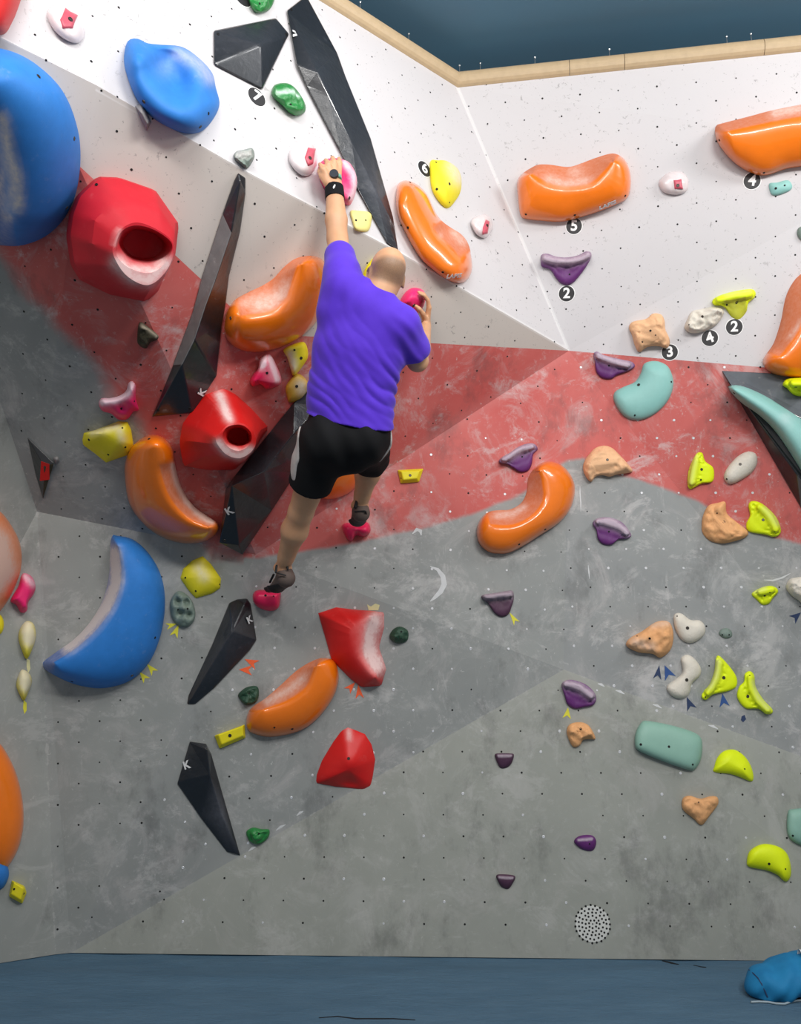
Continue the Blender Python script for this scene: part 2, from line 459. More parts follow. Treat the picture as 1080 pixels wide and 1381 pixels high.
# ------------------------------------------------------------------ ceiling, mat, timber rim
def box_bm(bm, c, sx, sy, sz, M=None):
    r = bmesh.ops.create_cube(bm, size=1.0)
    for v in r['verts']:
        p = Vector((v.co.x * sx, v.co.y * sy, v.co.z * sz))
        v.co = (M @ p if M else p) + Vector(c)
def bm_obj(name, bm, mat, parent=None, smooth=False):
    me = bpy.data.meshes.new(name); bm.to_mesh(me); bm.free(); me.materials.append(mat)
    if smooth: me.polygons.foreach_set('use_smooth', [True] * len(me.polygons))
    o = bpy.data.objects.new(name, me); COL.objects.link(o)
    if parent: o.parent = parent
    return o
bm = bmesh.new(); box_bm(bm, (0, 1.2, P1.z + .30), 14, 13, .1)
tag(bm_obj('ceiling', bm, MATS['ceiling_blue']), kind='structure')
bm = bmesh.new(); box_bm(bm, (0, 7.4, 2.3), 14, .1, 5.4)
tag(bm_obj('wall_behind', bm, MATS['ceiling_blue']), kind='structure')

def half_round(name, a, b, r=.052):
    d = (b - a); L = d.length; d.normalize()
    side = Vector((d.y, -d.x, 0)).normalized()
    if side.y > 0: side = -side          # towards the hall
    up = Vector((0, 0, 1)); V = []; Fc = []
    prof = [(-.012, 0)] + [(-.012 + r * .9 * math.sin(t), r * .9 - r * .95 * math.cos(t)) for t in [math.pi * k / 10 for k in range(0, 11)]] + [(-.012, r * 1.85)]
    n = len(prof)
    for e in (a, b):
        for (s_, z) in prof: V.append(e + side * s_ + up * z)
    for k in range(n - 1): Fc.append((k, k + 1, n + k + 1, n + k))
    Fc.append(tuple(range(n))); Fc.append(tuple(range(n, 2 * n)))
    o = mesh_obj(name, V, Fc, MATS['timber'], None, False); tag(o, kind='structure'); return o
dl = (P1 - PL).normalized(); dr = (P3 - P1).normalized()
LL = (P1 - PL).length; LR = (P3 - P1).length
k_ = 0
for a, b in ((0.0, LL * .52), (LL * .52, LL)):
    k_ += 1; half_round('trim_%d' % k_, PL + dl * (a + .002), PL + dl * (b - .002))
def along_px(px):   # distance along right rim that falls on pixel column px
    lo, hi = 0, LR
    for _ in range(40):
        m_ = (lo + hi) / 2
        if to_px(P1 + dr * m_)[0] < px: lo = m_
        else: hi = m_
    return lo
cuts = [0.0, along_px(768), along_px(842), along_px(1030), LR]
for a, b in zip(cuts[:-1], cuts[1:]):
    k_ += 1; half_round('trim_%d' % k_, P1 + dr * (a + .0015), P1 + dr * (b - .0015))
# screws standing on the timber rim
rs = random.Random(4)
for (px, side) in [(545, 0), (480, 0), (612, 1), (648, 1), (722, 1), (823, 1), (982, 1), (1015, 1)]:
    if side:
        p = P1 + dr * along_px(max(px, 620))
    else:
        t = (617 - px) / (617 - 430); p = P1 + (P2 - P1) * min(1, t)
    p = p + Vector((0, 0, .052 * 1.85))
    bm = bmesh.new()
    bmesh.ops.create_cone(bm, cap_ends=True, segments=8, radius1=.0025, radius2=.0015, depth=.05)
    bmesh.ops.translate(bm, verts=bm.verts, vec=p + Vector((0, 0, .012)))
    r_ = bmesh.ops.create_cone(bm, cap_ends=True, segments=8, radius1=.003, radius2=.006, depth=.006)
    bmesh.ops.translate(bm, verts=r_['verts'], vec=p + Vector((0, 0, .038)))
    o = bm_obj('screw', bm, MATS['steel'])
    tag(o, 'steel screw standing on the timber rim, %s' % {480: 'leftmost of all eight', 545: 'second from the left', 612: 'right at the inner corner', 648: 'just right of the corner',
        722: 'third right of the corner', 823: 'fourth right of the corner', 982: 'second from the right end', 1015: 'nearest the right end'}[px], 'screw', 'screws along the timber rim')

# padded floor
V = []; Fc = []
NX, NY = 220, 120
x0, x1, y0, y1 = -4.0, 4.0, -2.5, 4.75
for j in range(NY + 1):
    tt = (j / NY) ** .55
    y = y0 + (y1 - y0) * tt
    for i in range(NX + 1):
        x = x0 + (x1 - x0) * i / NX
        z = .010 * noise.noise(Vector((x * 1.2, y * 2.2, 0))) + .006 * noise.noise(Vector((x * 4, y * 9, 3)))
        ridge = math.exp(-((y - 4.30 - .03 * math.sin(x * 1.7)) / .10) ** 2) * .012 * (1 + noise.noise(Vector((x * 2.5, 0, 7))))
        V.append((x, y, z + ridge - .004))
for j in range(NY):
    for i in range(NX):
        a = j * (NX + 1) + i; Fc.append((a, a + 1, a + NX + 2, a + NX + 1))
floor = mesh_obj('floor', V, Fc, MATS['mat_cover']); tag(floor, kind='structure')
fbv = BVHTree.FromPolygons([Vector(v) for v in V], Fc)
def floor_pt(px, py):
    loc, n_, i, d = fbv.ray_cast(CAM, ray(px, py).normalized()); return loc
# welded seams / creases of the cover
def crease(pts, rad=.004, rise=.0):
    cu = []
    for (x, y) in pts:
        q = floor_pt(x, y)
        if q: cu.append(q + Vector((0, 0, rise)))
    V = []; Fc = []
    for i, q in enumerate(cu):
        d = (cu[min(i + 1, len(cu) - 1)] - cu[max(i - 1, 0)]).normalized(); s_ = Vector((-d.y, d.x, 0)).normalized()
        rr = rad * math.sin(math.pi * (i + .3) / (len(cu) - .4)) + .0008
        V += [q - s_ * rr + Vector((0, 0, -.002)), q + Vector((0, 0, .003)), q + s_ * rr + Vector((0, 0, -.002))]
    for i in range(len(cu) - 1):
        a = i * 3; Fc += [(a, a + 1, a + 4, a + 3), (a + 1, a + 2, a + 5, a + 4)]
    return mesh_obj('seam', V, Fc, MATS['mat_dark'], floor)
crease([(430, 1373), (455, 1371), (480, 1374), (505, 1374), (530, 1374), (560, 1376)], .012)
crease([(893, 1296), (903, 1298), (915, 1301)], .02)
crease([(935, 1302), (945, 1304), (952, 1305)], .015)

# ------------------------------------------------------------------ hold builders
def catmull(pts, n, closed=True):
    P = np.array(pts, float); m = len(P); out = []
    segs = m if closed else m - 1
    dense = []
    for i in range(segs):
        if closed: p0, p1, p2, p3 = P[i - 1], P[i], P[(i + 1) % m], P[(i + 2) % m]
        else: p0, p1, p2, p3 = P[max(i - 1, 0)], P[i], P[i + 1], P[min(i + 2, m - 1)]
        for t in np.linspace(0, 1, 12, endpoint=False):
            dense.append(.5 * ((2 * p1) + (-p0 + p2) * t + (2 * p0 - 5 * p1 + 4 * p2 - p3) * t * t + (-p0 + 3 * p1 - 3 * p2 + p3) * t ** 3))
    dense = np.array(dense)
    return resample(dense, n)
def resample(D, n):
    E = np.vstack([D, D[:1]]); s = np.concatenate([[0], np.cumsum(np.linalg.norm(np.diff(E, axis=0), axis=1))])
    t = np.linspace(0, s[-1], n, endpoint=False)
    return np.stack([np.interp(t, s, E[:, 0]), np.interp(t, s, E[:, 1])], 1)
def linear(pts, n): return resample(np.array(pts, float), n)
def nearest(p, poly):
    if len(poly) == 1: return np.array(poly[0], float), float(np.linalg.norm(np.array(p, float) - np.array(poly[0], float)))
    best = None
    for i in range(len(poly) - 1):
        a = np.array(poly[i], float); b = np.array(poly[i + 1], float); d = b - a
        t = max(0, min(1, np.dot(p - a, d) / (np.dot(d, d) + 1e-9))); q = a + d * t
        e = np.linalg.norm(p - q)
        if best is None or e < best[1]: best = (q, e)
    return best
def snap_targets(O, spine, n):
    if len(spine) == 1: return [np.array(spine[0], float)] * len(O)
    S = catmull_open(spine); m = max(5, n // 5)
    s = np.concatenate([[0], np.cumsum(np.linalg.norm(np.diff(S, axis=0), axis=1))])
    t = np.linspace(0, s[-1], m); G = np.stack([np.interp(t, s, S[:, 0]), np.interp(t, s, S[:, 1])], 1)
    return [G[int(np.argmin(((G - p) ** 2).sum(1)))] for p in O]
def catmull_open(pts):
    P = np.array(pts, float); m = len(P); out = []
    for i in range(m - 1):
        p0, p1, p2, p3 = P[max(i - 1, 0)], P[i], P[i + 1], P[min(i + 2, m - 1)]
        for t in np.linspace(0, 1, 10, endpoint=False):
            out.append(.5 * ((2 * p1) + (-p0 + p2) * t + (2 * p0 - 5 * p1 + 4 * p2 - p3) * t * t + (-p0 + 3 * p1 - 3 * p2 + p3) * t ** 3))
    out.append(P[-1]); return np.array(out)
class Frame:
    wrap = False
    def __init__(s, cx, cy):
        cx_, cy_ = max(-30, min(1110, cx)), max(-15, min(1300, cy))
        s.o, s.n, s.w = wall_at(cx_, cy_)
    def P(s, x, y, h):
        if s.wrap:
            hh = wall_at(max(-30, min(1110, x)), max(-15, min(1300, y))); return plane_hit(x, y, hh[0] + s.n * h, s.n)
        return plane_hit(x, y, s.o + s.n * h, s.n)
def chalk_val(x, y, chalk):
    v = 0
    for (poly, wd, st) in chalk:
        d = nearest(np.array([x, y]), poly)[1]
        v = max(v, st * math.exp(-(d / wd) ** 2))
    return v
def finish(o, fr, bolts, parent_mesh_eval=None, br=.0055):
    if bolts:
        me = o.data; bv = BVHTree.FromPolygons([v.co for v in me.vertices], [tuple(p.vertices) for p in me.polygons])
        for b in bolts:
            x, y = b[0], b[1]; r0 = b[2] if len(b) > 2 else br
            h = bv.ray_cast(CAM, ray(x, y).normalized())
            if h[0] is None: continue
            q, nn = h[0], h[1]
            if nn.dot(CAM - q) < 0: nn = -nn
            a1 = nn.orthogonal().normalized(); a2 = nn.cross(a1); V = []; Fs = []
            for (rad, hh) in ((r0 * 1.3, .0), (r0 * 1.15, .0022), (r0 * .85, .0022), (r0 * .75, .0006)):
                for k in range(12):
                    t = k * math.pi / 6; V.append(q + nn * hh + (a1 * math.cos(t) + a2 * math.sin(t)) * rad)
            for g in range(3):
                for k in range(12): Fs.append((g * 12 + k, g * 12 + (k + 1) % 12, g * 12 + 12 + (k + 1) % 12, g * 12 + 12 + k))
            Fs.append(tuple(36 + k for k in range(12)))
            mesh_obj('bolt', V, Fs, MATS['bolt_steel'] if r0 > .005 else MATS['hole'], o, False)
    return o
def mm(outline):
    a = np.array(outline, float); return a[:, 0].mean(), a[:, 1].mean()
def hold(label, mat, outline, spine, H, prof=(2.0, .5), scoop=(), chalk=(), bumps=(), nz=None, bolts=(), N_=64, K=11, lin=False,
         sink=.006, name='climbing_hold', cat='climbing hold', group=None, relax=2, at=None, parent=None, lip=None):
    """domed resin hold: rings climb from the traced base outline to a ridge line"""
    fr = Frame(*(at or mm(outline)))
    O = linear(outline, N_) if lin else catmull(outline, N_)
    T = snap_targets(O, spine, N_)
    V = []; ch = []; Fs = []; ma = []
    ab = []; ww = []
    for p in O:
        a, b = prof; w_ = 0
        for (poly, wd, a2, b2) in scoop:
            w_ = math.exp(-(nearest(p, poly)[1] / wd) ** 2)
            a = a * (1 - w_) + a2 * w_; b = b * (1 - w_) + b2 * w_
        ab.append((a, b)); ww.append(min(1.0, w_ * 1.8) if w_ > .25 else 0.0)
    for r in range(-1, K + 1):
        s = 0 if r < 0 else 1 - math.cos(math.pi / 2 * r / K) if r < K else 1.0
        for i, p in enumerate(O):
            a, b = ab[i]
            h = -sink if r < 0 else H * (1 - (1 - s) ** a) ** b
            q = p * (1 - s) + T[i] * s
            if r > 0:
                for bp in bumps:
                    bx, by, br_, dh = bp[:4]
                    h += dh * math.exp(-(((q[0] - bx) / br_) ** 2 + ((q[1] - by) / br_) ** 2)) * min(1, s * 4)
            if lip and r > 0:
                dq = nearest(q, spine)[1]; e_ = max(0, min(1, (dq - lip[0] * .75) / (lip[0] * .45))); e_ = e_ * e_ * (3 - 2 * e_)
                h -= H * lip[1] * e_ * min(1, s * 2.2)
                pz = fr.P(q[0], q[1], 0)
                pit = max(0, noise.noise(pz * 75) - .12) * math.exp(-((dq - lip[0] * 1.6) / (lip[0] * .8)) ** 2)
                h -= .030 * pit * e_
            w3 = fr.P(q[0], q[1], h)
            if nz and r > 0:
                amp, sc = nz
                d = noise.noise(w3 * sc) * .7 + noise.noise(w3 * sc * 2.3 + Vector((5, 1, 2))) * .45 + (.5 - abs(noise.noise(w3 * sc * 4.1))) * .25
                w3 = w3 + fr.n * (d * amp * min(1, s * 3)) * 1.0
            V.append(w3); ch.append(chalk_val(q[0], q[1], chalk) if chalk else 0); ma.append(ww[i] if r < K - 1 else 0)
    n = N_
    for r in range(K + 1):
        for i in range(n):
            j = (i + 1) % n
            Fs.append((r * n + i, r * n + j, (r + 1) * n + j, (r + 1) * n + i))
    me = bpy.data.meshes.new(name); bm = bmesh.new()
    lay = bm.verts.layers.float.new('chalk')
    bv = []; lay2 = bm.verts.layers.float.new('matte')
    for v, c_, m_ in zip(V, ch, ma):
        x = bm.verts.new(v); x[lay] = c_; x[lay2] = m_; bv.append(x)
    for f in Fs: bm.faces.new([bv[k] for k in f])
    bmesh.ops.remove_doubles(bm, verts=bm.verts, dist=.0012)
    edge_ = [e for e in bm.edges if len(e.link_faces) == 1 and (e.verts[0].co - fr.o).dot(fr.n) > -sink * .5 + .001]
    if edge_: bmesh.ops.holes_fill(bm, edges=edge_, sides=0)
    bmesh.ops.triangulate(bm, faces=[f for f in bm.faces if len(f.verts) > 4])
    inner = [v for v in bm.verts if (v.co - fr.o).dot(fr.n) > .004]
    for _ in range(relax): bmesh.ops.smooth_vert(bm, verts=inner, factor=.5, use_axis_x=True, use_axis_y=True, use_axis_z=True)
    bmesh.ops.recalc_face_normals(bm, faces=bm.faces)
    bm.to_mesh(me); bm.free(); me.materials.append(MATS[mat])
    me.polygons.foreach_set('use_smooth', [True] * len(me.polygons))
    o = bpy.data.objects.new(name, me); COL.objects.link(o)
    if parent: o.parent = parent
    else: tag(o, label, cat, group)
    return finish(o, fr, bolts)
def loft(label, mat, rings, N_=72, sink=.01, chalk=(), bolts=(), smooth=True, at=None, name='climbing_hold', cat='climbing hold', auto=35, phase=None, cap=True, relax=0):
    """rings: [(pts, h, 's'|'l')] matched by arc position from the topmost-left start"""
    fr = Frame(*(at or mm(rings[0][0]))); V = []; ch = []; Fs = []
    c0 = np.array(mm(rings[-1][0]))
    R = []
    for pts, h, kind in rings:
        D = catmull(pts, 400) if kind == 's' else linear(pts, 400)
        c = np.array(mm(pts)); a = np.unwrap(np.arctan2(D[:, 1] - c[1], D[:, 0] - c[0]))
        if a[-1] < a[0]: D = D[::-1]; a = np.unwrap(np.arctan2(D[:, 1] - c[1], D[:, 0] - c[0]))
        k = int(np.argmin(np.abs(((a + math.pi) % (2 * math.pi)) - .0001 - 0)))
        D = np.roll(D, -k, axis=0); c = np.array(mm(pts))
        a = np.unwrap(np.arctan2(D[:, 1] - c[1], D[:, 0] - c[0])); a = np.maximum.accumulate(a)
        t = a[0] + np.linspace(0, 2 * math.pi, N_, endpoint=False)
        aa = np.append(a, a[0] + 2 * math.pi); E = np.vstack([D, D[:1]])
        R.append((np.stack([np.interp(t, aa, E[:, 0]), np.interp(t, aa, E[:, 1])], 1), h))
    R2 = [R[0]]
    for (a_, h0), (b_, h1) in zip(R[:-1], R[1:]):
        for t in (.25, .5, .75, 1.0): R2.append((a_ * (1 - t) + b_ * t, h0 + (h1 - h0) * t))
    R = R2
    R.insert(0, (R[0][0], -sink))
    for ring, h in R:
        for q in ring:
            V.append(fr.P(q[0], q[1], h)); ch.append(chalk_val(q[0], q[1], chalk) if chalk else 0)
    for r in range(len(R) - 1):
        for i in range(N_):
            j = (i + 1) % N_; Fs.append((r * N_ + i, r * N_ + j, (r + 1) * N_ + j, (r + 1) * N_ + i))
    if cap: Fs.append(tuple((len(R) - 1) * N_ + i for i in range(N_)))
    o = mesh_obj(name, V, Fs, MATS[mat], None, smooth, {'chalk': ch})
    bm = bmesh.new(); bm.from_mesh(o.data); bmesh.ops.recalc_face_normals(bm, faces=bm.faces)
    for e in bm.edges:
        if len(e.link_faces) == 2 and e.calc_face_angle(0) > math.radians(auto): e.smooth = False
    bm.to_mesh(o.data); bm.free()
    tag(o, label, cat); return finish(o, fr, bolts)
def volume(label, mat, verts, faces, outline, sink=.004, bolts=(), edge=.012, bev=.004, at=None, name='wall_volume', cat='climbing volume', chalk=(), facemats=None, group=None, wrap=False):
    """faceted box volume: verts (px,py,h); outline = indices round the base"""
    a = [verts[i] for i in outline]
    fr = Frame(*(at or mm([(x, y) for x, y, h in a]))); fr.wrap = wrap
    V = [fr.P(x, y, h) for x, y, h in verts]; ch = [chalk_val(x, y, chalk) if chalk else 0 for x, y, h in verts]
    b = len(V)
    for i in outline: V.append(fr.P(verts[i][0], verts[i][1], -sink)); ch.append(0)
    Fs = list(faces); n = len(outline)
    for k in range(n): Fs.append((outline[k], outline[(k + 1) % n], b + (k + 1) % n, b + k))
    o = mesh_obj(name, V, Fs, MATS[mat], None, False, {'chalk': ch})
    bm = bmesh.new(); bm.from_mesh(o.data); bmesh.ops.recalc_face_normals(bm, faces=bm.faces); bm.to_mesh(o.data); bm.free()
    if facemats:
        for mk in facemats.values(): o.data.materials.append(MATS[mk])
        for slot, fi in enumerate(facemats):
            o.data.polygons[fi].material_index = slot + 1
    md = o.modifiers.new('bevel', 'BEVEL'); md.width = bev; md.segments = 3; md.limit_method = 'ANGLE'; md.angle_limit = .15
    tag(o, label, cat, group); return finish(o, fr, bolts)
def glyph_mesh(text, size, extrude=.0008, shear=0):
    c = bpy.data.curves.new('glyph', 'FONT'); c.body = text; c.size = size; c.align_x = 'CENTER'; c.align_y = 'CENTER'
    c.extrude = extrude; c.shear = shear; c.offset = size * .03
    t = bpy.data.objects.new('glyph', c); COL.objects.link(t); bpy.context.view_layer.update()
    dg = bpy.context.evaluated_depsgraph_get(); me = bpy.data.meshes.new_from_object(t.evaluated_get(dg))
    bpy.data.objects.remove(t); return me
def surf(o, px, py):
    me = o.data; bv = BVHTree.FromPolygons([v.co for v in me.vertices], [tuple(p.vertices) for p in me.polygons])
    h = bv.ray_cast(CAM, ray(px, py).normalized())
    if h[0] is None: return None
    nn = h[1] if h[1].dot(CAM - h[0]) > 0 else -h[1]
    return h[0], nn
def write(text, px, py, ang, size, q, nn, mat, parent, name='lettering', off=.002, stretch=1.0):
    """lettering lying on the surface at q, its baseline turned by ang in the surface"""
    X = (Vector((1, 0, 0)) - nn * nn.x).normalized(); Yv = nn.cross(X)
    R = Matrix.Rotation(ang, 3, nn); X = R @ X; Yv = R @ Yv
    me = glyph_mesh(text, size)
    M = Matrix((X * stretch, Yv, nn)).transposed().to_4x4(); M.translation = q + nn * off
    me.transform(M); me.materials.clear(); me.materials.append(MATS[mat]); me.name = name
    o = bpy.data.objects.new(name, me); COL.objects.link(o); o.parent = parent; return o

# ------------------------------------------------------------------ big black volumes
def logo(o, px, py, ang, size=.05, off=.0035):
    s_ = surf(o, px, py)
    if s_: write('K', px, py, ang, size, s_[0], s_[1], 'logo_white', o, 'logo', off)
v1 = volume('glossy black faceted volume with the number 7 tag under its tip', 'black',
    [(288, 41, .01), (372, 24, .01), (390, 46, .01), (354, 121, .01), (288, 87, .01), (352, 60, .065)],
    [(0, 1, 5), (1, 2, 5), (2, 3, 5), (3, 4, 5), (4, 0, 5)], [0, 1, 2, 3, 4], bolts=[(386, 46, .005), (294, 46, .005)],
    chalk=[([(300, 50), (330, 40), (365, 45)], 14, .30)], bev=.008)
v2 = volume('very long black blade-shaped volume pointing down beside the climber\'s left hand', 'black',
    [(387, 14, .015), (413, -6, .015), (455, 72, .015), (466, 103, .015), (500, 187, .015), (530, 293, .012), (537, 338, .006), (522, 328, .01),
     (483, 257, .015), (460, 207, .015), (413, 117, .015), (400, 87, .02), (428, 97, .07), (444, 129, .062), (475, 193, .046), (507, 257, .030), (529, 303, .018)],
    [(0, 1, 2), (0, 2, 12, 11), (2, 3, 13, 12), (3, 4, 14, 13), (4, 5, 15, 14), (5, 6, 16, 15), (6, 7, 16), (7, 8, 15, 16), (8, 9, 14, 15), (9, 10, 13, 14), (10, 11, 12, 13)],
    list(range(12)), bolts=[(393, 13, .005)], chalk=[([(487, 190), (515, 280)], 12, .25), ([(420, 60), (455, 120)], 16, .12)], at=(455, 160), bev=.006)
logo(v2, 399, 50, -1.45, .07, .012)
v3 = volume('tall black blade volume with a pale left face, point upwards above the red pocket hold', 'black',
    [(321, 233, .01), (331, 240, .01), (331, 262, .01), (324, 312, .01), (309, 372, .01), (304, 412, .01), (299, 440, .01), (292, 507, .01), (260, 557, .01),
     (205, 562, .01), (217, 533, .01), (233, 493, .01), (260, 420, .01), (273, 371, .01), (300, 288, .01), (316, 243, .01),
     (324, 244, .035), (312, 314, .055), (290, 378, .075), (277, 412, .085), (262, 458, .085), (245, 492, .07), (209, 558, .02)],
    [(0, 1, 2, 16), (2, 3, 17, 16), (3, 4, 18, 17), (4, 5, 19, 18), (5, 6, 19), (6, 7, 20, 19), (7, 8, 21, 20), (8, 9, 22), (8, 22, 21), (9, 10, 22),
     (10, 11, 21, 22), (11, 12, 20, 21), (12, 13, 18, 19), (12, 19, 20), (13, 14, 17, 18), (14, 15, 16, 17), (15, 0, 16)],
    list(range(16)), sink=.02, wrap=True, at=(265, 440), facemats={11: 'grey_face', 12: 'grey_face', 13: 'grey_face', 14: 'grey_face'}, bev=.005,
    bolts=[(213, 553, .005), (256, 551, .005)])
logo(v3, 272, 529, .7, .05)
v4 = volume('wide black wedge volume lying behind the climber\'s hips and left thigh', 'black',
    [(296, 732, .01), (304, 660, .01), (317, 641, .01), (396, 543, .01), (425, 520, .01), (455, 545, .01), (440, 600, .01), (400, 637, .01), (367, 688, .01), (327, 748, .01),
     (312, 655, .10), (356, 636, .12), (396, 585, .12), (432, 548, .06), (322, 735, .05)],
    [(0, 1, 10), (1, 2, 10), (2, 3, 12, 11), (2, 11, 10), (3, 4, 13, 12), (4, 5, 13), (5, 6, 12, 13), (6, 7, 11, 12), (7, 8, 11), (8, 9, 14), (9, 0, 14), (0, 10, 14), (10, 11, 8, 14)],
    list(range(10)), sink=.12, at=(350, 640), bolts=[(303, 729, .006)], chalk=[([(330, 655), (375, 610)], 6, .3), ([(374, 655)], 6, .35)])
logo(v4, 309, 689, .4, .055)
v5 = volume('black kite-shaped volume below the climber\'s left foot', 'black',
    [(309, 813, .008), (320, 808, .008), (333, 807, .008), (338, 814, .008), (346, 863, .008), (337, 877, .008), (290, 927, .008), (263, 950, .006), (252, 950, .006), (254, 938, .008), (286, 869, .008),
     (313, 851, .10), (330, 815, .045), (258, 944, .018)],
    [(0, 1, 11), (1, 2, 12), (1, 12, 11), (2, 3, 12), (3, 4, 11, 12), (4, 5, 11), (5, 6, 11), (6, 7, 13), (6, 13, 11), (7, 8, 13), (8, 9, 13), (9, 10, 11, 13), (10, 0, 11)],
    list(range(11)), bev=.007, chalk=[([(318, 830), (300, 860)], 8, .25)])
logo(v5, 336, 836, .5, .05)
v6 = volume('black narrow triangular volume, lowest of the black ones, with a white mark', 'black',
    [(256, 1000, .008), (278, 1003, .008), (285, 1017, .008), (298, 1063, .008), (324, 1154, .005), (306, 1149, .006), (270, 1102, .008), (239, 1057, .008),
     (279, 1010, .05), (283, 1045, .055), (299, 1098, .04), (317, 1151, .012), (250, 1052, .02)],
    [(0, 1, 8), (1, 2, 8), (2, 3, 9, 8), (3, 4, 10, 9), (4, 11, 10), (4, 5, 11), (5, 6, 10, 11), (6, 7, 12), (6, 12, 9, 10), (7, 0, 12), (0, 8, 9, 12)],
    list(range(8)), bev=.006, chalk=[([(293, 1075), (310, 1130)], 4, .35)])
logo(v6, 252, 1032, .35, .055)
v7 = volume('small dark triangular volume with a red patch near the left corner', 'grey_face',
    [(37, 590, .006), (73, 625, .006), (58, 673, .006), (48, 640, .006), (60, 630, .035)],
    [(0, 1, 4), (1, 2, 4), (2, 3, 4), (3, 0, 4)], [0, 1, 2, 3], bev=.003, chalk=(), facemats={0: 'black', 1: 'olive', 2: 'black', 3: 'black'})
q_ = [surf(v7, x, y) for x, y in [(56, 622), (67, 626), (66, 644), (57, 647)]]
if all(q_):
    V_ = [h[0] + h[1] * .014 for h in q_] + [h[0] - h[1] * .004 for h in q_]
    mesh_obj('red_patch', V_, [(0, 1, 2, 3), (0, 1, 5, 4), (1, 2, 6, 5), (2, 3, 7, 6), (3, 0, 4, 7)], MATS['bright_red'], v7, False)
hold('', 'grey', [(72, 618), (78, 616), (80, 622), (75, 626)], [(76, 620)], .03, parent=v7, name='bracket', N_=20, K=5)
# grey triangular volume at the right edge carrying the long teal hold
v8 = volume('large dark grey wedge volume at the right edge carrying a long teal hold', 'volume_grey',
    [(973, 500, .005), (1250, 514, .005), (1250, 985, .005), (1080, 685, .005), (985, 519, .06), (1250, 640, .15), (1250, 860, .15), (1075, 640, .10)],
    [(0, 1, 5, 4), (4, 5, 6, 7), (0, 4, 7, 3), (3, 7, 6, 2)], [0, 1, 2, 3], sink=.05, at=(1020, 560), bev=.006,
    chalk=[([(1000, 520), (1080, 560)], 8, .35), ([(1030, 508), (1080, 520)], 12, .2)])
v8.data.materials.append(MATS['black']); v8.data.polygons[2].material_index = 1; v8.data.polygons[1].material_index = 1

# ------------------------------------------------------------------ big blue, red and orange holds
hold('huge blue rounded hold cut by the left edge, upper left', 'blue',
    [(-70, 90), (-30, 68), (4, 66), (45, 84), (84, 122), (105, 175), (108, 228), (98, 280), (70, 316), (35, 332), (5, 333), (-40, 320), (-80, 250), (-90, 160)],
    [(-25, 130), (4, 185), (20, 240), (16, 285)], .28, prof=(2, .55), scoop=[([(-90, 200), (-80, 270), (-30, 325)], 45, 1.0, 1.0)], N_=96, K=18,
    chalk=[([(2, 160), (10, 205), (22, 240), (24, 280)], 9, .85), ([(0, 240), (12, 290)], 10, .4)], sink=.25, at=(60, 200), bolts=[(52, 103, .006), (100, 187, .006), (69, 315, .006), (90, 280, .006)], relax=4)
hold('blue saddle-shaped hold with a hollow middle, high on the white wall', 'blue',
    [(172, 56), (185, 52), (198, 58), (215, 60), (245, 63), (268, 78), (286, 98), (291, 118), (296, 140), (288, 160), (272, 177), (252, 180), (230, 173), (205, 158), (185, 135), (172, 105), (167, 80)],
    [(200, 92), (230, 120), (255, 142)], .13, bumps=[(224, 86, 22, -.11), (240, 114, 18, -.08), (272, 92, 16, .03), (188, 80, 14, .02)],
    chalk=[([(240, 72), (268, 84), (284, 105)], 10, .35), ([(225, 90)], 14, .12)], N_=80, K=16, bolts=[(194, 137, .006), (270, 171, .006), (281, 153, .005)])
hold('blue crescent hold with a chalky inner face above the yellow tape arrows', 'blue',
    [(150, 726), (160, 723), (178, 727), (196, 741), (212, 764), (221, 792), (222, 825), (215, 862), (200, 895), (175, 918), (140, 928), (105, 924), (76, 912), (56, 897), (75, 880), (100, 862), (122, 838), (138, 810), (147, 775)],
    [(160, 738), (166, 770), (160, 805), (140, 840), (108, 872), (75, 893)], .20, prof=(2.1, .5), scoop=[([(146, 740), (147, 775), (138, 810), (120, 840), (90, 870), (60, 895)], 14, 1.0, .75)],
    chalk=[([(154, 745), (157, 785), (142, 820), (118, 848), (92, 872)], 8, 1.0)], N_=110, K=18, relax=3, bolts=[(178, 911, .006), (209, 860, .005), (97, 919, .005)])
hold('small part of a blue hold at the left edge above the yellow block', 'blue',
    [(-30, 1145), (-8, 1147), (4, 1157), (12, 1175), (9, 1190), (0, 1200), (-25, 1205), (-40, 1175)], [(-18, 1175)], .10, at=(5, 1175))
# faceted red pocket holds
R1o = [(103, 264), (131, 238), (160, 239), (210, 256), (242, 302), (237, 340), (213, 393), (197, 407), (147, 397), (107, 377), (95, 357), (89, 318), (93, 290)]
loft('big faceted red hold with one deep round pocket, left of the black blade', 'red',
    [(R1o, .0, 'l'), ([(104 + (x - 104) * .93 + 5, y * .97 + 9) for x, y in R1o], .09, 'l'),
     ([(128, 296), (150, 277), (182, 272), (216, 284), (236, 312), (237, 343), (222, 374), (195, 392), (165, 385), (137, 360), (124, 328)], .22, 'l'),
     ([(152, 333), (160, 312), (182, 300), (207, 307), (230, 323), (234, 340), (227, 361), (210, 380), (193, 384), (170, 371), (155, 349)], .29, 's'),
     ([(156, 332), (164, 312), (183, 304), (208, 310), (231, 327), (229, 345), (214, 363), (196, 368), (172, 360), (158, 346)], .29, 's'),
     ([(160, 330), (167, 313), (183, 306), (211, 312), (229, 328), (222, 346), (200, 355), (174, 349)], .24, 's'),
     ([(166, 330), (172, 316), (185, 310), (206, 315), (220, 328), (215, 341), (198, 348), (178, 345)], .10, 's')],
    sink=.12, chalk=[([(160, 355), (180, 374), (200, 378), (222, 355)], 11, .95), ([(170, 362), (210, 365)], 8, .7), ([(155, 330), (162, 310)], 3, .4)], auto=20, bolts=[(130, 249, .005)])
